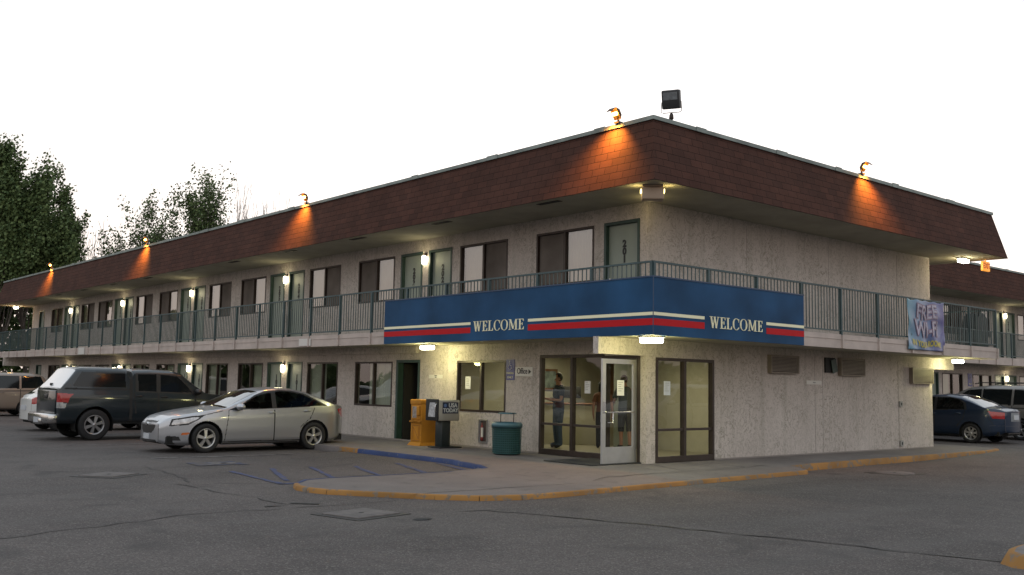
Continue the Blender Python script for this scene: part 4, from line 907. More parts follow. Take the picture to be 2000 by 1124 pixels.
# ------------------------------------------------------------------ banner on the railing
def banner():
    nu, nv = 70, 46; x0, x1, z0, z1 = 7.95, 9.80, 2.52, 3.75; vs_ = []
    for j in range(nv+1):
        for i in range(nu+1):
            u, v = i/nu, j/nv; y = -W_-.06-.016*math.sin(u*17+v*3.5+math.sin(v*5)*1.5)*(1-v*.55)-.012*math.sin(u*9-v*8)-.008*math.sin(v*14+u*5)
            z = z0+(z1-z0)*v - .03*math.sin(math.pi*u*4)**2*v*(1-.3*u) - .0; x = x0+(x1-x0)*u+.02*math.sin(v*4)-.03*(1-v)*u
            vs_.append((x, y, z))
    fs_ = [(j*(nu+1)+i, j*(nu+1)+i+1, (j+1)*(nu+1)+i+1, (j+1)*(nu+1)+i) for j in range(nv) for i in range(nu)]
    m, nt, b, tc = newmat('banner_vinyl'); L = nt.links
    sx = N(nt, 'ShaderNodeSeparateXYZ'); L.new(tc.outputs['Generated'], sx.inputs[0])
    nz = N(nt, 'ShaderNodeTexNoise', i_Scale=2.5, i_Detail=3.); L.new(tc.outputs['Generated'], nz.inputs['Vector'])
    c = mixc(nt, ramp(nt, sx.outputs['X'], [(.0, 0.), (.45, .6), (1., 1.)]), (.10, .27, .36), (.10, .09, .26))
    c = mixc(nt, ramp(nt, nz.outputs['Fac'], [(.42, 0.), (.65, .6)]), c, (.28, .33, .46))
    L.new(c, b.inputs['Base Color']); b.inputs['Roughness'].default_value = .35
    mb = MB(); mb.add(vs_, fs_, 0, True); o = mb.build('hanging_banner', m); tag(o, 'creased blue and purple banner reading FREE WI-FI IN YOUR ROOM! tied to the balcony railing', 'banner')
    o.modifiers.new('s', 'SOLIDIFY').thickness = .004
    def yy(x, z):
        u = min(max((x-x0)/(x1-x0), 0), 1); v = min(max((z-z0)/(z1-z0), 0), 1)
        return -W_-.06-.016*math.sin(u*17+v*3.5+math.sin(v*5)*1.5)*(1-v*.55)-.012*math.sin(u*9-v*8)-.008*math.sin(v*14+u*5)
    PALE = mat('banner_pale_print', (.36, .34, .42), .4, vary=.35, vscale=8); OUTL = mat('banner_maroon_print', (.2, .13, .2), .4); YL = mat('banner_yellow_print', (.5, .42, .05), .4)
    for s, size, zc, sxx, m_, b_, dd in (('FREE', .47, 3.45, 1.05, OUTL, .03, .014), ('FREE', .47, 3.45, 1.05, PALE, .006, .020), ('WI-FI', .50, 3.03, 1.0, OUTL, .03, .014), ('WI-FI', .50, 3.03, 1.0, PALE, .006, .020), ('IN YOUR ROOM!', .2, 2.67, .92, YL, .006, .016)):
        me = text_mesh(s, size, extrude=0, bold=b_); bm = bmesh.new(); bm.from_mesh(me)
        for _ in range(3):
            bmesh.ops.triangulate(bm, faces=bm.faces[:]); ed = [e for e in bm.edges if e.calc_length() > .06]
            if not ed: break
            bmesh.ops.subdivide_edges(bm, edges=ed, cuts=1)
        for v in bm.verts:
            x = 8.87+v.co.x*sxx; z = zc+v.co.y+.03*math.sin((x-x0)*6); v.co = Vector((x, yy(x, z)-dd, z))
        q = MB(); q.addbm(bm); q.build('lettering', m_, o)
banner()
# ------------------------------------------------------------------ vehicles
def inpoly(px, pz, poly):
    c = np.zeros(px.shape, bool); n = len(poly)
    for i in range(n):
        (x1, y1), (x2, y2) = poly[i], poly[(i+1) % n]
        if y1 == y2: continue
        k = (y1 > pz) != (y2 > pz); xi = (x2-x1)*(pz-y1)/(y2-y1)+x1; c ^= k & (px < xi)
    return c
def pav(keys):
    a = np.array(keys, float); return lambda d: np.interp(d, a[:, 0], a[:, 1])
def smooth1(y, n):
    k = np.ones(n)/n; yp = np.pad(y, (n//2, n//2), mode='edge'); return np.convolve(yp, k, 'valid')[:len(y)]
RUBBER = mat('tyre_rubber', (.014, .014, .015), .8, bump=.2, bscale=30); LINER = mat('wheel_well', (.008, .008, .008), .9)
CGLASS = glass_material('car_glass', (.16, .19, .175), 1.5, refl=1.); CGLASSD = mat('dark_car_glass', (.008, .010, .011), .06, spec=.5); WGLASS = glass_material('windscreen_glass', (.2, .23, .22), 1.9, refl=3.)
SEAT = mat('car_interior', (.02, .02, .021), .85); SEAM = mat('panel_gap', (.02, .02, .02), .8); TRIM = mat('black_trim', (.015, .015, .016), .45)
LAMPR = mat('tail_lamp_red', (.35, .012, .015), .15, coat=1.); LAMPC = mat('lamp_clear', (.42, .42, .43), .18, metal=.5, coat=1., vary=.3, vscale=12); LAMPA = mat('lamp_amber', (.55, .13, .02), .3, coat=1.)
PLATEM = mat('number_plate', (.5, .52, .55), .5)
ALLOY = mat('alloy_wheel', (.5, .5, .49), .3, metal=.8)
def wheel(parent, x, y, r, side, spokes=5, rimr=None, w=.21, rimm=ALLOY, chunky=False):
    """side = +1 : outer face looks to +y"""
    rimr = rimr or r*.66; M0 = Matrix.Translation((x, y, r)); s = side
    t = MB(); h = w/2
    t.lathe([(rimr*.98, -h*.8), (r*.90, -h), (r*.975, -h*.82), (r, -h*.5), (r, h*.5), (r*.975, h*.82), (r*.90, h), (rimr*1.02, h*.92), (rimr*.98, h*.7)], 40, 'Y', (0, 0, 0))
    o = t.build('wheel', RUBBER, parent); o.location = (x, y, r)
    m = MB(); yo = s*h*.62
    m.lathe([(rimr*1.01, s*h*.9), (rimr*.93, s*h*.93), (rimr*.88, s*h*.75), (rimr*.86, -s*h*.4)], 40, 'Y')
    for k in range(spokes):
        a = 2*math.pi*k/spokes+.3
        wi, wo = (.24, .36) if not chunky else (.2, .36)
        c_, s_ = math.cos(a), math.sin(a); P = lambda rr_, tt, dd: Vector((c_*rr_-s_*tt, yo+s*dd, s_*rr_+c_*tt))
        r0, r1 = rimr*.16, rimr*.93
        v = [P(r0, -rimr*wi/2, .022), P(r0, rimr*wi/2, .022), P(r1, rimr*wo/2, .012), P(r1, -rimr*wo/2, .012), P(r0, -rimr*wi/2, -.02), P(r0, rimr*wi/2, -.02), P(r1, rimr*wo/2, -.03), P(r1, -rimr*wo/2, -.03)]
        m.add(v, [(0, 1, 2, 3), (0, 4, 5, 1), (1, 5, 6, 2), (2, 6, 7, 3), (3, 7, 4, 0)])
    m.lathe([(0, yo+s*.034), (rimr*.15, yo+s*.03), (rimr*.2, yo+s*.015), (rimr*.2, yo-s*.02)], 20, 'Y')
    m.build('rim', rimm, o)
    b = MB(); b.lathe([(0, yo-s*.055), (rimr*.55, yo-s*.055), (rimr*.56, yo-s*.07), (rimr*.87, yo-s*.08)], 24, 'Y'); b.build('brake_disc', LINER, o)
    return o
def car(name, S, loc, rz, label, paint, grp='parked cars'):
    """front at local +x. S: spec dict, d = distance back from the nose"""
    L_, wb0, wb1, Rr = S['L'], S['ax'][0], S['ax'][1], S['R']; x0 = S['x0'] if 'x0' in S else L_/2
    root = empty(name, loc, rz); tag(root, label, S.get('cat', 'car'), grp)
    st = S.get('step', .014); e0, e1 = S['ends']
    ds = np.concatenate([np.linspace(0, .12, 10)[:-1], np.arange(.12, L_-.12, st), np.linspace(L_-.12, L_, 10)])
    sm = lambda k, n=13: smooth1(pav(S[k])(ds), n)
    zb, zs, zt, w = sm('zb', 9), sm('zs', 15), smooth1(pav(S['zt'])(ds), S.get('ztn', 9)), sm('w', 9)
    # rounded plan at both ends
    def endf(x, e, p=2.6): q = np.clip(1-x/e, 0, 1); return 1-S.get('er', .30)*q**p
    w = w*endf(ds, e0)*endf(L_-ds, e1)
    gh = np.maximum(zt-zs-.03, 0); tum = S.get('tum', .34); n = S.get('seg', 13)
    wt = w*.965
    q = [(w*.90, zb), (w*.985, zb+.1*(zs-zb)), (w*1.0, zb+.42*(zs-zb)), (w*.995, zb+.80*(zs-zb)), (wt, zs), (wt-tum*gh*.45, zs+gh*.45), (wt-tum*gh*.92-.0, zs+gh*.86), (wt-tum*gh-.10*np.clip(gh*4, 0.2, 1), np.where(gh > .02, zs+gh*.985, zs+.6*(zt-zs))), ((wt-tum*gh)*.55, zt-.012), (w*0, zt)]
    Y, Z = [], []
    for a, b in zip(q[:-1], q[1:]):
        for k in range(n): t = k/n; Y.append(a[0]*(1-t)+b[0]*t); Z.append(a[1]*(1-t)+b[1]*t)
    Y.append(q[-1][0]); Z.append(q[-1][1]); Y = np.array(Y).T; Z = np.array(Z).T       # stations x M
    M_ = Y.shape[1]; k5 = 7
    Ys = np.stack([smooth1(r_, k5) for r_ in Y]); Zs = np.stack([smooth1(r_, k5) for r_ in Z]); Ys[:, -1] = 0; Ys[:, 0] = Y[:, 0]; Zs[:, 0] = Z[:, 0]
    for j in range(1, 4): Ys[:, -1-j] = np.minimum(Ys[:, -1-j], Y[:, -1-j]*1.0)
    D = np.repeat(ds[:, None], M_, 1)
    # snap to wheel arches
    ra = S.get('Ra', Rr+.06)
    for wx in (wb0, wb1):
        dx, dz = D-wx, Zs-Rr; rr_ = np.hypot(dx, dz); k = (np.abs(rr_-ra) < .011) & (rr_ > 0); f = np.where(k, ra/np.maximum(rr_, 1e-6), 1); D = wx+dx*f; Zs = Rr+dz*f
    nS = len(ds)
    V = []; X = x0-D
    for s in (1, -1): V.append(np.stack([X, s*Ys, Zs], -1).reshape(-1, 3))
    V = np.concatenate(V); F_ = []; meta = []
    ii, jj = np.meshgrid(np.arange(nS-1), np.arange(M_-1), indexing='ij'); a = (ii*M_+jj).ravel()
    fl = np.stack([a, a+1, a+M_+1, a+M_], 1); off = nS*M_
    fr = np.stack([a, a+M_, a+M_+1, a+1], 1)+off
    faces = [fl, fr]; capv = []
    kinds = [np.zeros(len(fl), int), np.zeros(len(fr), int)]
    for end, (si, bulge) in enumerate(((0, S.get('b0', .06)), (nS-1, S.get('b1', .05)))):      # end caps
        K = 46; yj, zj = Ys[si], Zs[si]; u = np.linspace(-1, 1, K+1); sg = 1 if end == 0 else -1
        zf = (zj-zj[0])/(zj[-1]-zj[0]); prof = S.get('cap0' if end == 0 else 'cap1'); ex = pav(prof)(zj) if prof else 0*zj
        gy = yj[:, None]*u[None, :]; gx = X[si][:, None]+sg*((bulge+ex[:, None])*(1-np.abs(u[None, :])**2.4)); gz = np.repeat(zj[:, None], K+1, 1)
        base = len(V)+sum(len(c) for c in capv); capv.append(np.stack([gx, gy, gz], -1).reshape(-1, 3))
        a_, b_ = np.meshgrid(np.arange(M_-1), np.arange(K), indexing='ij'); c0 = (a_*(K+1)+b_).ravel()+base
        f_ = np.stack([c0, c0+1, c0+K+2, c0+K+1], 1)
        if end == 1: f_ = f_[:, ::-1]
        faces.append(f_); kinds.append(np.full(len(f_), end+1))
    V = np.concatenate([V]+capv); F_ = np.concatenate(faces); kd = np.concatenate(kinds)
    C = V[F_].mean(1); d = x0-C[:, 0]; ay = np.abs(C[:, 1]); z = C[:, 2]
    part = np.zeros(len(F_), int); names = ['body']; mats_ = [paint]
    def assign(mask, nm, m):
        names.append(nm); mats_.append(m); part[mask] = len(names)-1
    side = (kd == 0); hw = np.interp(d, ds, w); topy = np.interp(d, ds, wt-tum*gh)
    zshd = np.interp(d, ds, zs); ztd = np.interp(d, ds, zt)
    for pl in S.get('dark', []): assign(side & (ay > .4) & inpoly(d, z, pl) & (z > zshd+.005), 'trim', TRIM)
    for pl in S.get('win', []): assign(side & inpoly(d, z, pl) & (z > zshd-.03) & (ay > topy*.93), 'side_window', S.get('glass', CGLASS))
    a0, a1 = S['ws']; inner = (ay < topy-.075+.0)
    if a1 > a0: assign(side & (d > a0) & (d < a1) & (z > zshd+.035) & (ay < np.interp(d, ds, wt-tum*gh)-.045), 'windscreen', S.get('wglass', WGLASS))
    a0, a1 = S['rw']
    if a1 > a0: assign(side & (d > a0) & (d < a1) & (z > zshd+.035) & (ay < np.interp(d, ds, wt-tum*gh)-.06), 'rear_window', S.get('rglass', WGLASS))
    for nm, m, pl, ymin in S.get('side', []): assign(side & (ay > ymin) & inpoly(d, z, pl), nm, m)
    for nm, m, pl in S.get('frontp', []): assign(((kd == 1) | (side & (d < .5))) & inpoly(ay, z, pl), nm, m)
    for nm, m, pl in S.get('rearp', []): assign(((kd == 2) | (side & (d > L_-.35))) & inpoly(ay, z, pl), nm, m)
    # panel seams
    seam = np.zeros(len(F_), bool)
    for poly_ in S.get('seams', []):
        for (p, q_) in zip(poly_[:-1], poly_[1:]):
            p, q_ = np.array(p), np.array(q_); t = np.clip(((d-p[0])*(q_[0]-p[0])+(z-p[1])*(q_[1]-p[1]))/max(1e-9, ((q_-p)**2).sum()), 0, 1)
            dist = np.hypot(d-(p[0]+t*(q_[0]-p[0])), z-(p[1]+t*(q_[1]-p[1]))); seam |= (dist < S.get('sw', .009)) & side & (ay > .35) & (part == 0)
    arch = np.zeros(len(F_), bool)
    for wx in (wb0, wb1): arch |= side & (np.hypot(d-wx, z-Rr) < ra-.003) & (ay > .3) & (z < zshd)
    keep = ~arch
    for pi, (nm, m) in enumerate(zip(names, mats_)):
        sel = keep & (part == pi)
        if not sel.any(): continue
        comps = [sel]
        if nm in ('trim', 'headlight', 'lamp_surround', 'side_window', 'tail_light', 'side_marker', 'fog_recess', 'reverse_light'): comps = [sel & (C[:, 1] > 0), sel & (C[:, 1] <= 0)]
        for cs in comps:
            if not cs.any(): continue
            ff = F_[cs]; uq, inv = np.unique(ff, return_inverse=True); ff = inv.reshape(ff.shape)
            me = bpy.data.meshes.new(nm); me.from_pydata(V[uq].tolist(), [], ff.tolist()); me.materials.append(m)
            if pi == 0: me.materials.append(SEAM); me.polygons.foreach_set('material_index', seam[cs].astype(int))
            me.polygons.foreach_set('use_smooth', np.ones(len(ff), bool)); me.update()
            o = bpy.data.objects.new(nm, me); COL.objects.link(o); o.parent = root
            if pi == 0:
                body = o; sd_m = o.modifiers.new('weld', 'WELD'); sd_m.merge_threshold = .0005
    # wheel wells, underbody, cabin
    hwm = max(p[1] for p in S['w']); mb = MB()
    for wx in (wb0, wb1):
        wl_ = float(np.interp(wx, ds, w))
        for s in (1, -1):
            n_ = 26; ring = [(x0-wx+(ra+.001)*math.cos(math.pi*k/n_-0), Rr+(ra+.001)*math.sin(math.pi*k/n_)) for k in range(-3, n_+4)]
            for (p, q_) in zip(ring[:-1], ring[1:]):
                mb.quad((p[0], s*(wl_-.012), p[1]), (q_[0], s*(wl_-.012), q_[1]), (q_[0], s*(wl_-.42), q_[1]), (p[0], s*(wl_-.42), p[1]))
            mb.add([(p[0], s*(wl_-.42), p[1]) for p in ring], [tuple(range(len(ring)))])
    zlow = min(p[1] for p in S['zb']); g0 = S.get('floor', .26)
    mb.box(x0-wb0+.0+ra+.02, x0-.12, -(hwm-.2), hwm-.2, zlow+.03, g0+.1); mb.box(x0-wb1+ra+.02, x0-wb0-ra-.02, -(hwm-.06), hwm-.06, zlow+.02, g0+.05); mb.box(x0-L_+.12, x0-wb1-ra-.02, -(hwm-.2), hwm-.2, zlow+.04, g0+.1)
    mb.box(x0-wb1-ra, x0-wb0+ra, -(hwm-.46), hwm-.46, zlow+.02, g0+.2); mb.build('underbody', LINER, root)
    c0, c1, ch = S['cabin']; mb = MB(); mb.box(x0-c1, x0-c0, -(hwm-.12), hwm-.12, g0, ch-.12)
    mb.bbox(x0-c0-.05, x0-c0+.3, -(hwm-.16), hwm-.16, ch-.3, ch-.03, .04)
    for sx_ in S.get('seats', []):
        for yy in (-.36, .36):
            Ms = Matrix.Translation((x0-sx_, yy, 0)) @ Matrix.Rotation(R(-14), 4, 'Y'); mb.bbox(-.09, .07, -.24, .24, ch-.4, ch+.17, .06, 0, Ms); mb.bbox(-.05, .05, -.13, .13, ch+.19, ch+.37, .045, 0, Ms)
    mb.build('seats', SEAT, root)
    tw = S.get('track', hwm-.115)
    for wx in (wb0, wb1):
        for s in (1, -1): wheel(root, x0-wx, s*tw, Rr, s, S.get('spokes', 5), S.get('rimr'), .22, S.get('rimm', ALLOY), S.get('chunky', False))
    # mirrors
    if S.get('mir'):
        md, mz, mw = S['mir']
        for s in (1, -1):
            mb = MB(); yb = s*float(np.interp(md, ds, w))*.965
            bm = bmesh.new(); bmesh.ops.create_uvsphere(bm, u_segments=18, v_segments=12, radius=1)
            for v in bm.verts: v.co = Vector((v.co.x*.085+(.02 if v.co.x > 0 else 0), v.co.y*.12, v.co.z*.078))
            mb.addbm(bm, 0, Matrix.Translation((x0-md, yb+s*.13, mz)), True); m1 = mb.build('mirror', S.get('mirm', paint), root)
            mb = MB(); mb.box(x0-md-.03, x0-md+.05, min(yb-s*.03, yb+s*.08), max(yb-s*.03, yb+s*.08), mz-.085, mz-.03); mb.build('mirror_arm', TRIM, m1)
    for (hd, hz) in S.get('handles', []):
        for s in (1, -1):
            yb = s*(float(np.interp(hd, ds, w))*.992); mb = MB(); mb.tube([(x0-hd+.085, yb+s*.0, hz), (x0-hd+.06, yb+s*.03, hz), (x0-hd-.06, yb+s*.03, hz), (x0-hd-.085, yb, hz)], [.011, .015, .015, .011], 8); mb.build('door_handle', S.get('hm', paint), root)
    return root, x0
def carpaint(name, col, metal=.7, rough=.38):
    return mat(name, col, rough, metal=metal, coat=.8)
# --- silver sedan, nose towards the lot (-x)
SED = dict(L=4.6, ax=(.93, 3.615), R=.325, Ra=.385, ends=(1.0, .7), er=.40, b0=.06, b1=.07, x0=0, sw=.008,
    zb=[(0, .25), (.12, .19), (.5, .17), (4.1, .19), (4.45, .27), (4.6, .34)],
    zs=[(0, .60), (.12, .70), (.35, .775), (.7, .84), (1.2, .915), (2.0, .955), (3.0, .99), (3.7, 1.03), (4.3, 1.04), (4.5, 1.02), (4.6, .93)],
    zt=[(0, .63), (.06, .73), (.2, .81), (.5, .885), (.9, .955), (1.3, 1.01), (1.42, 1.03), (1.75, 1.20), (2.1, 1.365), (2.35, 1.435), (2.7, 1.475), (3.1, 1.462), (3.5, 1.385), (3.85, 1.25), (4.15, 1.115), (4.3, 1.09), (4.5, 1.075), (4.6, 1.0)],
    w=[(0, .86), (.5, .885), (1.2, .895), (3.6, .898), (4.2, .88), (4.6, .84)],
    ws=(1.37, 2.2), rw=(3.45, 4.12), seats=(2.35, 3.2), cabin=(1.3, 3.9, .98), mir=(1.68, 1.02, .2), handles=[(2.5, .89), (3.42, .93)],
    win=[[(1.68, .985), (1.9, 1.13), (2.2, 1.29), (2.52, 1.37), (2.52, .985)], [(2.62, .99), (2.62, 1.38), (2.95, 1.375), (3.35, 1.30), (3.75, 1.12), (3.86, 1.055), (3.3, 1.02)]],
    dark=[[(1.42, .94), (1.75, 1.06), (2.1, 1.28), (2.4, 1.385), (2.75, 1.41), (3.05, 1.395), (3.42, 1.315), (3.8, 1.13), (3.98, 1.04), (3.3, .985), (2.2, .955)]],
    side=[('lamp_surround', TRIM, [(.17, .59), (.54, .63), (.78, .75), (.88, .835), (.60, .815), (.22, .745)], .42), ('headlight', LAMPC, [(.21, .615), (.52, .65), (.74, .76), (.78, .79), (.60, .785), (.25, .72)], .44), ('tail_light', LAMPR, [(4.3, .96), (4.6, .98), (4.62, .78), (4.5, .76), (4.36, .86)], .5),
          ('side_marker', LAMPA, [(.40, .40), (.56, .42), (.56, .455), (.41, .455)], .5), ('fog_recess', TRIM, [(.13, .27), (.40, .28), (.36, .37), (.14, .385)], .40)],
    frontp=[('grille', TRIM, [(0, .425), (.24, .435), (.36, .52), (.40, .60), (.37, .615), (0, .60)]), ('upper_grille', TRIM, [(0, .655), (.36, .66), (.34, .70), (0, .70)]), ('lower_grille', TRIM, [(0, .20), (.46, .22), (.42, .29), (0, .29)])],
    seams=[[(1.45, .93), (1.40, .55), (1.36, .25)], [(2.57, .95), (2.57, .24)], [(3.62, 1.0), (3.50, .75), (3.25, .55)], [(1.3, .245), (3.25, .245)], [(.3, .735), (.78, .815), (1.3, .925)]])
PSIL = carpaint('silver_paint', (.44, .455, .485), .8, .33)
yawS = math.pi
sil, _ = car('parked_sedan', SED, (-6.42, 8.9, -.135), yawS, 'silver four door sedan parked nose out beside the blue hatched bay', PSIL)
mb = MB(); mb.box(.06, .078, -.15, .15, .30, .415); mb.build('number_plate', PLATEM, sil)
mb = MB(); mb.tube([(.04, 0, .628), (.08, 0, .628)], .035, 14); mb.bbox(.03, .075, -.09, .09, .615, .64, .008); mb.build('badge', CHROME, sil)
mb = MB(); mb.box(-4.66, -4.62, -.17, .17, .62, .78); mb.build('number_plate', PLATEM, sil)
# --- dark pickup with a camper shell, tail towards the lot
def pickup():
    S = dict(L=5.32, ax=(.95, 4.40), R=.40, Ra=.475, ends=(.5, .08), er=.14, b0=.1, b1=.0, x0=0, tum=.15, ztn=5, floor=.5, step=.016,
        zb=[(0, .45), (.3, .42), (1.5, .40), (5.32, .44)],
        zs=[(0, .9), (.2, 1.05), (1.2, 1.16), (1.6, 1.19), (3.4, 1.24), (3.5, 1.28), (5.32, 1.30)],
        zt=[(0, .95), (.1, 1.08), (.5, 1.16), (1.35, 1.25), (1.45, 1.27), (1.9, 1.62), (2.1, 1.80), (2.35, 1.86), (3.0, 1.885), (3.47, 1.87), (3.50, 1.66), (3.545, 1.66), (3.575, 1.885), (3.6, 1.89), (3.8, 1.91), (4.74, 1.905), (4.88, 1.88), (4.97, 1.75), (5.14, 1.52), (5.28, 1.34), (5.32, 1.32)],
        w=[(0, .93), (.5, .98), (3.4, .99), (5.32, .985)],
        ws=(1.42, 2.2), rw=(4.9, 5.27), seats=(2.45, 3.1), cabin=(1.4, 3.45, 1.2), glass=CGLASSD, rglass=mat('shell_sky_glass', (.62, .64, .66), .12, spec=.8, coat=1.),  # shell rear glass is painted pale: sky reflection put into its colour
        mir=(1.72, 1.27, .2), mirm=TRIM, handles=[(2.62, 1.12), (3.3, 1.14)], hm=TRIM,
        win=[[(1.83, 1.25), (2.0, 1.45), (2.25, 1.68), (2.72, 1.72), (2.72, 1.26)], [(2.82, 1.27), (2.82, 1.73), (3.32, 1.72), (3.30, 1.28)], [(3.64, 1.37), (3.66, 1.77), (4.76, 1.76), (4.99, 1.38)]],
        dark=[[(1.70, 1.2), (2.0, 1.5), (2.2, 1.72), (2.4, 1.76), (3.38, 1.75), (3.38, 1.23)]],
        side=[('tail_light', LAMPR, [(4.95, 1.19), (5.34, 1.21), (5.34, .99), (5.08, .96), (5.04, 1.1)], .6), ('reverse_light', LAMPC, [(5.11, .955), (5.34, .975), (5.34, .83), (5.14, .83)], .6)],
        seams=[[(3.49, 1.9), (3.47, .44)], [(3.51, 1.9), (3.49, .44)], [(3.53, 1.9), (3.51, .44)], [(2.77, 1.22), (2.77, .46)], [(1.75, 1.2), (1.7, .46)], [(3.42, 1.22), (3.36, .7)], [(3.55, 1.315), (5.15, 1.325)]], sw=.02, rimr=.25, spokes=6, chunky=True, rimm=mat('steel_wheel', (.34, .34, .35), .35, metal=.75), Ra_=.5)
    P = carpaint('dark_slate_paint', (.013, .021, .028), .3, .28)
    r, _ = car('parked_pickup', S, (0, 0, 0), 0, 'dark slate pickup truck with a camper shell backed out next to the silver sedan', P)
    r['category'] = 'pickup truck'
    b = MB(); b.bbox(-5.52, -5.29, -.92, .92, .44, .68, .04); b.bbox(-5.55, -5.37, -.3, .3, .40, .56, .03); b.build('bumper', CHROME, r)
    t = MB(); t.bbox(-5.345, -5.31, -.80, .80, .68, 1.27, .015); tg = t.build('tailgate', P, r)
    h = MB(); h.bbox(-5.36, -5.338, -.13, .13, 1.06, 1.16, .01); h.build('handle', TRIM, tg)
    h = MB(); h.box(-5.57, -5.55, -.16, .16, .45, .58); h.build('number_plate', PLATEM, r)
    h = MB(); h.tube([(-5.20, 0, 1.42), (-5.26, 0, 1.42)], .035, 10); h.build('shell_latch', BLACK, r)
    m = MB(); m.tube([(-4.4, -.55, .40), (-4.4, .55, .40)], .06, 8); m.bbox(-4.56, -4.24, -.16, .16, .26, .54, .08); m.build('rear_axle', LINER, r)
    return r
pk = pickup(); pk.location = (-1.78, 14.3, -.13); pk.rotation_euler = (0, 0, R(0))
# --- small white hatchback and vans
HAT = dict(L=4.2, ax=(.85, 3.45), R=.31, Ra=.37, ends=(.6, .4), er=.25, x0=0, step=.03, seg=9, sw=.014,
    zb=[(0, .25), (.3, .2), (3.9, .22), (4.2, .34)], zs=[(0, .6), (.3, .8), (1.1, .95), (3.5, 1.03), (4.05, 1.03), (4.2, .9)],
    zt=[(0, .65), (.2, .85), (1.0, 1.0), (1.15, 1.04), (1.9, 1.42), (2.4, 1.5), (3.3, 1.48), (3.6, 1.42), (4.0, 1.1), (4.15, 1.02), (4.2, .94)],
    w=[(0, .8), (.6, .85), (3.6, .86), (4.2, .82)], ws=(1.15, 1.95), rw=(3.55, 4.02), seats=(2.2,), cabin=(1.2, 3.7, 1.0), glass=CGLASSD, mir=(1.45, 1.05, .2),
    win=[[(1.5, 1.01), (1.95, 1.3), (2.3, 1.4), (2.3, 1.02)], [(2.4, 1.02), (2.4, 1.4), (3.2, 1.38), (3.45, 1.08)]], side=[('tail_light', LAMPR, [(3.95, 1.0), (4.22, 1.0), (4.22, .8), (4.05, .8)], .5)],
    seams=[[(2.35, 1.0), (2.35, .25)], [(1.35, .95), (1.3, .25)]])
PW = carpaint('white_paint', (.62, .62, .60), .0, .35)
hat, _ = car('parked_hatchback', HAT, (-2.2, 18.9, -.13), 0, 'white hatchback showing its rear end between the pickup and the tan van', PW)
mb = MB(); mb.box(-4.27, -4.2, -.25, .25, .62, .76); mb.build('number_plate', PLATEM, hat)
VAN = dict(L=5.0, ax=(1.0, 3.95), R=.33, Ra=.39, ends=(.7, .3), er=.22, x0=0, step=.025, seg=10, tum=.24, cat='van', sw=.014,
    zb=[(0, .3), (.3, .24), (4.7, .26), (5.0, .38)], zs=[(0, .68), (.3, .88), (1.1, 1.02), (4.8, 1.08), (5.0, 1.0)],
    zt=[(0, .72), (.2, .92), (.8, 1.06), (1.05, 1.12), (1.8, 1.56), (2.15, 1.70), (2.8, 1.76), (4.2, 1.76), (4.55, 1.70), (4.8, 1.35), (4.92, 1.1), (5.0, 1.05)],
    w=[(0, .88), (.6, .95), (4.3, .96), (5.0, .92)], ws=(1.08, 2.0), rw=(4.6, 4.9), seats=(2.3, 3.2), cabin=(1.2, 4.5, 1.05), glass=CGLASSD, rglass=CGLASSD, wglass=CGLASSD, mir=(1.5, 1.14, .2), handles=[(2.6, .95), (3.0, .95)],
    win=[[(1.45, 1.1), (1.9, 1.42), (2.15, 1.58), (2.62, 1.62), (2.62, 1.1)], [(2.68, 1.1), (2.68, 1.62), (3.65, 1.62), (3.65, 1.11)], [(3.71, 1.11), (3.71, 1.62), (4.45, 1.6), (4.66, 1.16)]],
    side=[('tail_light', LAMPR, [(4.78, 1.25), (5.0, 1.2), (5.02, .8), (4.86, .8)], .55)], seams=[[(2.65, 1.08), (2.65, .3)], [(3.68, 1.08), (3.68, .4)], [(1.35, 1.0), (1.3, .3)], [(2.7, 1.0), (4.4, 1.02)]])
van1, _ = car('parked_minivan', VAN, (-6.45-.9, 31.2, -.13), math.pi, 'tan minivan at the far left edge parked nose out', carpaint('tan_paint', (.27, .225, .19), .5, .4))
van2, _ = car('parked_minivan', dict(VAN), (19.6, 4.2, .02), R(84), 'silver minivan with dark glass parked beyond the blue sedan', carpaint('van_silver_paint', (.25, .235, .22), .6, .4))
mb = MB()
for s in (-.62, .62): mb.tube([(-2.3, s, 1.79), (-2.5, s, 1.83), (-4.1, s, 1.83), (-4.3, s, 1.78)], .018, 6)
mb.build('roof_rail', TRIM, van2)
suv, _ = car('parked_suv', dict(VAN), (-2.6, 36.5, -.13), 0, 'dark sport utility vehicle beyond the tan minivan at far left', carpaint('charcoal_paint', (.03, .03, .033), .4, .35))
suv['category'] = 'car'
# --- vehicles parked behind the viewer, mirrored in the office glass
s3, _ = car('parked_minivan', dict(VAN, step=.05, seg=7), (9.2, -9.3, -.13), math.pi, 'pale van across the drive, only seen mirrored in the corner glazing', carpaint('pale_van_paint', (.6, .6, .58), .1, .4))
s4, _ = car('parked_hatchback', dict(HAT, step=.05, seg=7), (-11.6, 18.2, -.13), R(90), 'white car across the drive, only seen mirrored in the shopfront', PW)
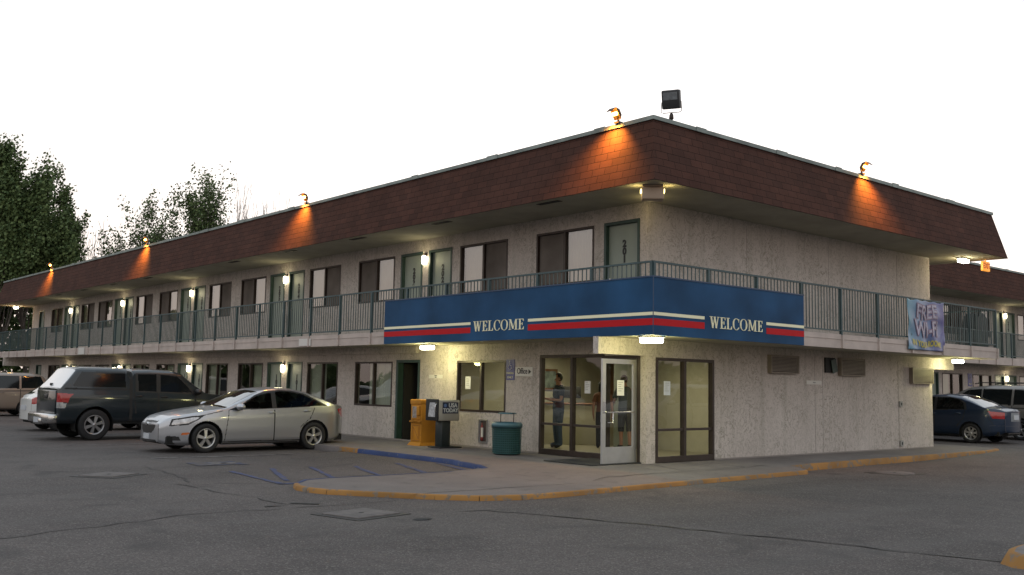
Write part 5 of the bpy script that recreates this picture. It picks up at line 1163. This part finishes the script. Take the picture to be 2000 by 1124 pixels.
# --- blue sedan, tail towards the viewer
BLU = dict(SED); BLU.update(L=4.24, ax=(.85, 3.36), R=.295, Ra=.355, ends=(.7, .75), er=.36, b1=.09, step=.016,
    zb=[(0, .25), (.3, .2), (3.8, .22), (4.1, .27), (4.24, .36)],
    zs=[(0, .6), (.3, .78), (1.0, .9), (2.8, .955), (3.5, 1.0), (3.95, 1.02), (4.15, 1.0), (4.24, .93)],
    zt=[(0, .65), (.2, .82), (.9, .98), (1.1, 1.03), (1.7, 1.33), (2.1, 1.455), (2.6, 1.475), (3.0, 1.43), (3.35, 1.30), (3.75, 1.10), (3.85, 1.08), (4.1, 1.06), (4.2, 1.0), (4.24, .97)],
    w=[(0, .78), (.6, .835), (3.4, .85), (4.0, .83), (4.24, .8)], ws=(1.1, 1.85), rw=(3.02, 3.72), seats=(2.05, 2.85), cabin=(1.1, 3.4, .97), mir=(1.4, 1.02, .2), handles=[(2.2, .86), (3.0, .88)],
    win=[[(1.45, .97), (1.75, 1.2), (2.05, 1.35), (2.2, 1.37), (2.2, .98)], [(2.28, .98), (2.28, 1.375), (2.6, 1.375), (2.95, 1.30), (3.12, 1.2), (3.18, 1.01)]],
    dark=[[(1.35, .94), (1.7, 1.2), (2.0, 1.37), (2.6, 1.39), (2.98, 1.32), (3.2, 1.2), (3.25, 1.0), (2.2, .96)]],
    side=[('tail_light', LAMPR, [(3.86, .97), (4.26, .93), (4.26, .74), (3.98, .76)], .42)], frontp=[],
    rearp=[('number_plate_recess', mat('plate_holder_grey', (.2, .22, .24), .4), [(0, .68), (.27, .68), (.27, .93), (0, .93)]), ('bumper_trim', mat('bumper_grey_band', (.03, .04, .06), .5), [(0, .535), (.8, .535), (.8, .55), (0, .55)])],  # plate recess and a thin dark grey band across the bumper
    seams=[[(2.24, .95), (2.24, .26)], [(3.2, 1.0), (3.15, .75), (2.95, .5)], [(1.3, .93), (1.25, .26)], [(3.84, 1.04), (3.9, .74), (4.0, .56)]], spokes=7)
PB = carpaint('blue_paint', (.011, .027, .062), .45, .34)
blu, _ = car('parked_sedan', BLU, (16.15, 3.9, .0), R(88), 'dark blue sedan with its tail out behind the end of the side wall', PB)
mb = MB(); mb.box(-4.35, -4.315, -.15, .15, .72, .86); mb.build('number_plate', PLATEM, blu)
mb = MB(); mb.tube([(-2.9, .0, 1.44), (-3.0, 0, 1.62)], .006, 5); mb.build('aerial', BLACK, blu)
mb = MB(); mb.box(-4.285, -4.25, -.40, .40, .30, .33); mb.build('bumper_slot', TRIM, blu)
# ------------------------------------------------------------------ people inside the office
def skin_mesh(joints, edges, radii, sub=2):
    me = bpy.data.meshes.new('s'); me.from_pydata(joints, edges, []); o = bpy.data.objects.new('s', me); COL.objects.link(o)
    sk = o.modifiers.new('k', 'SKIN'); ss = o.modifiers.new('u', 'SUBSURF'); ss.levels = sub; ss.render_levels = sub
    for i, r_ in enumerate(radii): me.skin_vertices[0].data[i].radius = (r_, r_) if not isinstance(r_, tuple) else r_
    me.skin_vertices[0].data[0].use_root = True
    bpy.context.view_layer.update(); dg = bpy.context.evaluated_depsgraph_get(); m2 = bpy.data.meshes.new_from_object(o.evaluated_get(dg))
    bpy.data.objects.remove(o); return m2
def person(loc, rz, label, skin, shirt, legs, hair, H=1.75, shorts=False, lean=0., arms='down', hairlen=0., sleeves=.5, head_turn=0.):
    root = empty('person', loc, rz); tag(root, label, 'person', 'people in the office'); k = H/1.75
    def lm(x, y, z):     # lean forward about the hip
        if z > .95: a = lean; dz = z-.95; return (x+dz*math.sin(a), y, .95+dz*math.cos(a))
        return (x, y, z)
    # faces +x
    J = {'pel': (0, 0, .96), 'bel': (.01, 0, 1.10), 'che': (.0, 0, 1.30), 'nec0': (-.01, 0, 1.45), 'nec': (.0, 0, 1.52), 'hd': (.02, 0, 1.61), 'hd2': (.02, 0, 1.69)}
    Rr = {'pel': (.155, .115), 'bel': (.14, .11), 'che': (.165, .12), 'nec0': (.10, .08), 'nec': (.052, .055), 'hd': (.072, .088), 'hd2': (.06, .075)}
    E_ = [('pel', 'bel'), ('bel', 'che'), ('che', 'nec0'), ('nec0', 'nec'), ('nec', 'hd'), ('hd', 'hd2')]
    for s, n in ((1, 'l'), (-1, 'r')):
        J['hip'+n] = (0, s*.09, .90); J['kn'+n] = (.03, s*.105, .49); J['an'+n] = (-.01, s*.11, .085); J['to'+n] = (.14, s*.13, .04)
        Rr['hip'+n] = .092; Rr['kn'+n] = .058; Rr['an'+n] = .04; Rr['to'+n] = (.042, .03)
        J['sh'+n] = (0, s*.185, 1.40); Rr['sh'+n] = .056
        if arms == 'down': J['el'+n] = (-.03, s*.25, 1.12); J['wr'+n] = (.05, s*.25, .88); J['ha'+n] = (.07, s*.24, .80)
        elif arms == 'phone': J['el'+n] = (.03, s*.22, 1.13); J['wr'+n] = (.26, s*.10, 1.15); J['ha'+n] = (.33, s*.06, 1.17)
        else: J['el'+n] = (.16, s*.24, 1.14); J['wr'+n] = (.38, s*.17, 1.08); J['ha'+n] = (.46, s*.15, 1.08)
        Rr['el'+n] = .042; Rr['wr'+n] = .03; Rr['ha'+n] = (.038, .022)
        E_ += [('pel', 'hip'+n), ('hip'+n, 'kn'+n), ('kn'+n, 'an'+n), ('an'+n, 'to'+n), ('nec0', 'sh'+n), ('sh'+n, 'el'+n), ('el'+n, 'wr'+n), ('wr'+n, 'ha'+n)]
        for f in range(5):
            b = Vector(J['ha'+n]); w_ = (b-Vector(J['wr'+n])).normalized(); t = w_.cross(Vector((0, 0, 1))).normalized() if abs(w_.z) < .9 else Vector((1, 0, 0))
            ln = [.055, .078, .085, .08, .062][f]; off = (f-2)*.017
            if f == 0: p1 = b-w_*.03+t*.045*s; p2 = p1+w_*.04+t*.012*s
            else: p1 = b+w_*.03+t*off; p2 = p1+w_*ln*.6+Vector((0, 0, -.008))
            J[f'f{f}a'+n] = tuple(p1); J[f'f{f}b'+n] = tuple(p2); Rr[f'f{f}a'+n] = .010; Rr[f'f{f}b'+n] = .008; E_ += [('ha'+n, f'f{f}a'+n), (f'f{f}a'+n, f'f{f}b'+n)]
    names = list(J); idx = {n: i for i, n in enumerate(names)}
    jj = [tuple(Vector(lm(*J[n]))*k) for n in names]; me = skin_mesh(jj, [(idx[a], idx[b]) for a, b in E_], [tuple(np.array(Rr[n] if isinstance(Rr[n], tuple) else (Rr[n], Rr[n]))*k) for n in names])
    for p in me.polygons: p.use_smooth = True
    me.materials.clear(); me.materials.append(skin); body = bpy.data.objects.new('body', me); COL.objects.link(body); body.parent = root
    # clothing: inflated copies of body regions
    def cloth(name, test, m, infl):
        bm = bmesh.new(); bm.from_mesh(me); bm.normal_update()
        nv = {v: v.normal.copy() for v in bm.verts}
        bmesh.ops.delete(bm, geom=[f for f in bm.faces if not test(f.calc_center_median()/k)], context='FACES')
        for v in bm.verts: v.co += nv.get(v, v.normal)*infl
        q = MB(); q.addbm(bm, 0, None, True); return q.build(name, m, root)
    un = lambda c: (c.z-.95) if lean == 0 else ((c.z-.95)*math.cos(lean)+c.x*math.sin(lean))
    cloth('shirt', lambda c: un(c) > -.06 and un(c) < .53 and abs(c.y) < (.24+sleeves*.05) and not (abs(c.y) > .2 and un(c) < .45-.33*sleeves) and not (arms != 'down' and c.x > .14+lean*.4), shirt, .018)
    cloth('shorts' if shorts else 'trousers', lambda c: c.z < .97 and c.z > (.42 if shorts else .07) and abs(c.y) < .2 and un(c) < .0+.03, legs, .022)
    cloth('shoes', lambda c: c.z < .09, BLACK, .012)
    hp_ = Vector(lm(.02, 0, 1.66))*k; hd = MB()
    bm = bmesh.new(); bmesh.ops.create_uvsphere(bm, u_segments=22, v_segments=16, radius=1)
    rnd = random.Random(5)
    dl = [v for v in bm.verts if v.co.x > .25 and v.co.z < .45]; bmesh.ops.delete(bm, geom=dl, context='VERTS')
    for v in bm.verts:
        q = v.co.copy(); s_ = 1.0+(rnd.uniform(-.08, .12) if hairlen > 0 else 0)
        v.co = Vector((q.x*.098*s_-.012, q.y*.088*s_*(1+hairlen*.35), q.z*.115*s_+.015 - (hairlen*.18 if q.z < -.1 else 0)))*k+hp_
    hd.addbm(bm, 0, None, True); hd.build('hair', hair, root)
    fc = MB()
    for s in (-1, 1):
        bm = bmesh.new(); bmesh.ops.create_uvsphere(bm, u_segments=8, v_segments=6, radius=.011); fc.addbm(bm, 0, Matrix.Translation(hp_+Vector((.078, s*.03, -.03))*k), True)
    fc.box(.08, .088, -.022, .022, -.098, -.09, 0, Matrix.Translation(hp_)); fc.build('eyes_and_mouth', mat('face_dark', (.06, .03, .025), .5), root)
    nz = MB(); nz.add([hp_+Vector(p)*k for p in ((.082, 0, -.02), (.082, -.014, -.065), (.082, .014, -.065), (.108, 0, -.06))], [(0, 1, 3), (0, 3, 2), (1, 2, 3)])
    for s in (-1, 1): nz.tube([hp_+Vector((.0, s*.078, -.02))*k, hp_+Vector((-.005, s*.09, -.05))*k], .016, 6)
    nz.build('nose_and_ears', skin, root)
    return root
SK = mat('skin', (.42, .22, .15), .6); SK2 = mat('tanned_skin', (.33, .17, .11), .6)
person((1.75, 4.35, .006), R(158), 'person in a dark blue shirt and jeans standing behind the left shopfront pane', SK, mat('navy_shirt', (.035, .045, .07), .8), mat('blue_jeans', (.05, .075, .12), .85), mat('short_dark_hair', (.03, .02, .015), .7), 1.76, arms='phone')
person((3.0, 3.32, .006), R(62), 'person in dark green shirt and dark shorts seen from behind through the open glass door', SK2, mat('dark_green_shirt', (.04, .05, .042), .85), mat('dark_shorts', (.018, .02, .02), .85), mat('short_brown_hair', (.045, .03, .02), .7), 1.75, shorts=True, lean=.18, arms='counter')
person((2.62, 3.72, .006), R(40), 'person with long curly black hair and brown top in the doorway view', SK2, mat('brown_top', (.13, .05, .025), .8), mat('black_trousers', (.012, .012, .012), .85), mat('curly_black_hair', (.01, .008, .007), .8), 1.58, hairlen=1., arms='down')

# ------------------------------------------------------------------ trees behind the motel
def leafmat(name, a, b_):
    m, nt, b, tc = newmat(name); L = nt.links
    oi = nt.nodes.new('ShaderNodeNewGeometry'); c = mixc(nt, oi.outputs['Random Per Island'], a, b_); L.new(c, b.inputs['Base Color']); b.inputs['Roughness'].default_value = .7; b.inputs['Specular IOR Level'].default_value = .3
    return m
LEAFM = leafmat('leaf_green', (.045, .08, .028), (.14, .19, .07)); BARK = mat('bark', (.075, .06, .05), .9, vary=.3, vscale=4)
def tree(name, base, H, spread, seed, label, leafy=1., fork=3, bare=False, levels=4, lean=(0, 0), leafsz=.17, dens=14, r0=None, cat='tree', upright=.55, wid=None, clump=.15, grp='trees behind the motel'):
    rnd = random.Random(seed); root = empty(name, base); tag(root, label, cat, grp); tb = MB(); tips = []
    r0 = r0 or H*.014
    def branch(p, d, ln, r, lv):
        n = 5; pts = [p]; rs = [r]; q = p.copy(); dd = d.copy()
        for i in range(n):
            dd = (dd+Vector((rnd.uniform(-1, 1), rnd.uniform(-1, 1), rnd.uniform(-.4, 1)*upright))*.16).normalized(); q = q+dd*ln/n; pts.append(q.copy()); rs.append(max(.022 if bare else .006, r*(1-.7*(i+1)/n)))
            if lv <= 1 and i > 0: tips.append((q.copy(), lv))
        tb.tube(pts, rs, 7 if lv > 2 else 4, cap=False)
        if lv == 0: return
        k = {4: 6, 3: 5, 2: 4, 1: 3}.get(lv, 3)
        for j in range(k):
            f = rnd.uniform(.35, 1.); i0 = min(n-1, int(f*n)); pp = pts[i0].lerp(pts[i0+1], f*n-i0) if i0 < n else pts[-1]
            a = rnd.uniform(0, 2*math.pi); out = Vector((math.cos(a), math.sin(a), 0)); nd = (dd*.75+out*rnd.uniform(.35, .85)*spread+Vector((0, 0, upright*.6))).normalized()
            branch(pp, nd, ln*rnd.uniform(.5, .72), rs[i0]*.62, lv-1)
    for f in range(fork):
        a = 2*math.pi*f/fork+rnd.uniform(-.5, .5); d = Vector((math.cos(a)*.22*spread+lean[0], math.sin(a)*.22*spread+lean[1], 1)).normalized()
        branch(Vector((rnd.uniform(-.2, .2), rnd.uniform(-.2, .2), 0)), d, H*rnd.uniform(.5, .62), r0, levels)
    zm = max(q[2] for q in tb.v)*.985; kk = H/zm; rr_ = sorted(math.hypot(q[0], q[1]) for q in tb.v); fx = (wid or H*.2)/rr_[int(len(rr_)*.985)]
    tb.v = [(q[0]*fx, q[1]*fx, q[2]*kk) for q in tb.v]; tips = [(Vector((p.x*fx, p.y*fx, p.z*kk)), l) for p, l in tips]
    tb.build('trunk', BARK, root)
    if not bare:
        V, Fc = [], []
        for (p, lv) in tips:
            if rnd.random() > leafy: continue
            for _ in range(dens if lv < 2 else dens//2):
                c = p+Vector((rnd.gauss(0, 1), rnd.gauss(0, 1), rnd.gauss(0, 1)))*clump*H/14; s = leafsz*rnd.uniform(.6, 1.25)
                u = Vector((rnd.gauss(0, 1), rnd.gauss(0, 1), rnd.gauss(0, 1))).normalized(); v = u.orthogonal().normalized()*s*.5; w = u.cross(v).normalized()*s*.32; b = len(V)
                V += [tuple(c-v), tuple(c+w), tuple(c+v), tuple(c-w)]; Fc.append((b, b+1, b+2, b+3))
        mb = MB(); mb.v = V; mb.f = Fc; mb.m = [0]*len(Fc); mb.sm = [False]*len(Fc); mb.build('crown', LEAFM, root)
    return root
tree('leafy_tree', (.4, 53, -.1), 16.0, .5, 3, 'tall dense green tree at the left edge of the picture', dens=11, leafy=.85, fork=5, leafsz=.23, upright=.9, wid=2.3, clump=.17)
tree('leafy_tree', (3.1, 55, -.1), 15.3, .8, 11, 'leafy tree right of the left edge one, reaching out to the right', dens=9, leafy=.7, fork=5, leafsz=.22, upright=.6, wid=3.0, clump=.14)
tree('leafy_tree', (1.6, 60, -.1), 12.5, .8, 17, 'dark lower tree filling the gap behind the two leftmost trees', dens=11, fork=4, leafsz=.24, wid=3.2)
tree('leafy_tree', (9.7, 56, -.1), 14.9, .8, 23, 'thinly leaved tree rising over the roof above the third floodlight', dens=2, leafy=.55, fork=4, leafsz=.2, upright=.7, wid=2.6)
tree('leafy_tree', (14.2, 56, -.1), 16.9, .8, 31, 'leafy upright tree over the roof between the second and third floodlights', dens=4, leafy=.6, fork=4, leafsz=.2, upright=.8, wid=3.2)
tree('bare_tree', (7.0, 57, -.1), 12.9, .9, 41, 'bare twiggy tree over the roof right of the dense trees', bare=True, fork=5, r0=.10, levels=3, wid=2.8)
tree('bare_tree', (19.8, 57, -.1), 18.3, .7, 47, 'bare twigs showing over the roof left of the second floodlight', bare=True, fork=5, r0=.10, levels=3, upright=1.0, wid=2.6)
tree('leafy_tree', (-5.0, 58, -.1), 10, .9, 53, 'low dark tree beyond the far left end of the balcony', dens=12, fork=4, leafsz=.25, wid=3.5)
tree('bare_tree', (23.5, 59, -.1), 18.6, .7, 61, 'bare twigs showing over the roof right beside the second floodlight', bare=True, fork=5, r0=.09, levels=3, upright=1.0, wid=2.4)
# hedge beyond the left end of the motel
rnd = random.Random(8); V, Fc = [], []
for _ in range(26000):
    x = rnd.uniform(-26, 12); y = 62+rnd.uniform(-1.5, 1.5); z = rnd.uniform(0, 7.5)
    if z > 6.0+math.sin(x*.7)*.9: continue
    u = Vector((rnd.gauss(0, 1), rnd.gauss(0, 1), rnd.gauss(0, 1))).normalized(); v = u.orthogonal().normalized()*.22; w = u.cross(v).normalized()*.15; b = len(V); c = Vector((x, y, z))
    V += [tuple(c-v), tuple(c+w), tuple(c+v), tuple(c-w)]; Fc.append((b, b+1, b+2, b+3))
mb = MB(); mb.v = V; mb.f = Fc; mb.m = [0]*len(Fc); mb.sm = [False]*len(Fc); tag(mb.build('hedge_belt', LEAFM), 'dark mass of bushes beyond the far left end of the lot', 'bushes', kind='stuff')
# the far side of the road behind the viewer, which the panes and car paint mirror
rnd = random.Random(12); V, Fc = [], []
for _ in range(30000):
    t = rnd.random()
    if t > .9: x, y = rnd.uniform(-40, 420), 170+rnd.uniform(-3, 3)
    elif t < .6: x, y = -62+rnd.uniform(-2, 2), rnd.uniform(-60, 140)
    else: x, y = rnd.uniform(-62, 90), -58+rnd.uniform(-2, 2)
    hmax = 3.4+1.5*math.sin((x+y)*.11)+1.*math.sin((x+y)*.37); z = rnd.uniform(0, hmax)
    u = Vector((rnd.gauss(0, 1), rnd.gauss(0, 1), rnd.gauss(0, 1))).normalized(); v = u.orthogonal().normalized()*.5; w = u.cross(v).normalized()*.35; b = len(V); c = Vector((x, y, z))
    V += [tuple(c-v), tuple(c+w), tuple(c+v), tuple(c-w)]; Fc.append((b, b+1, b+2, b+3))
mb = MB(); mb.v = V; mb.f = Fc; mb.m = [0]*len(Fc); mb.sm = [False]*len(Fc); tag(mb.build('roadside_tree_belt', LEAFM), 'belt of trees across the road seen mirrored in the panes', 'trees', kind='stuff')
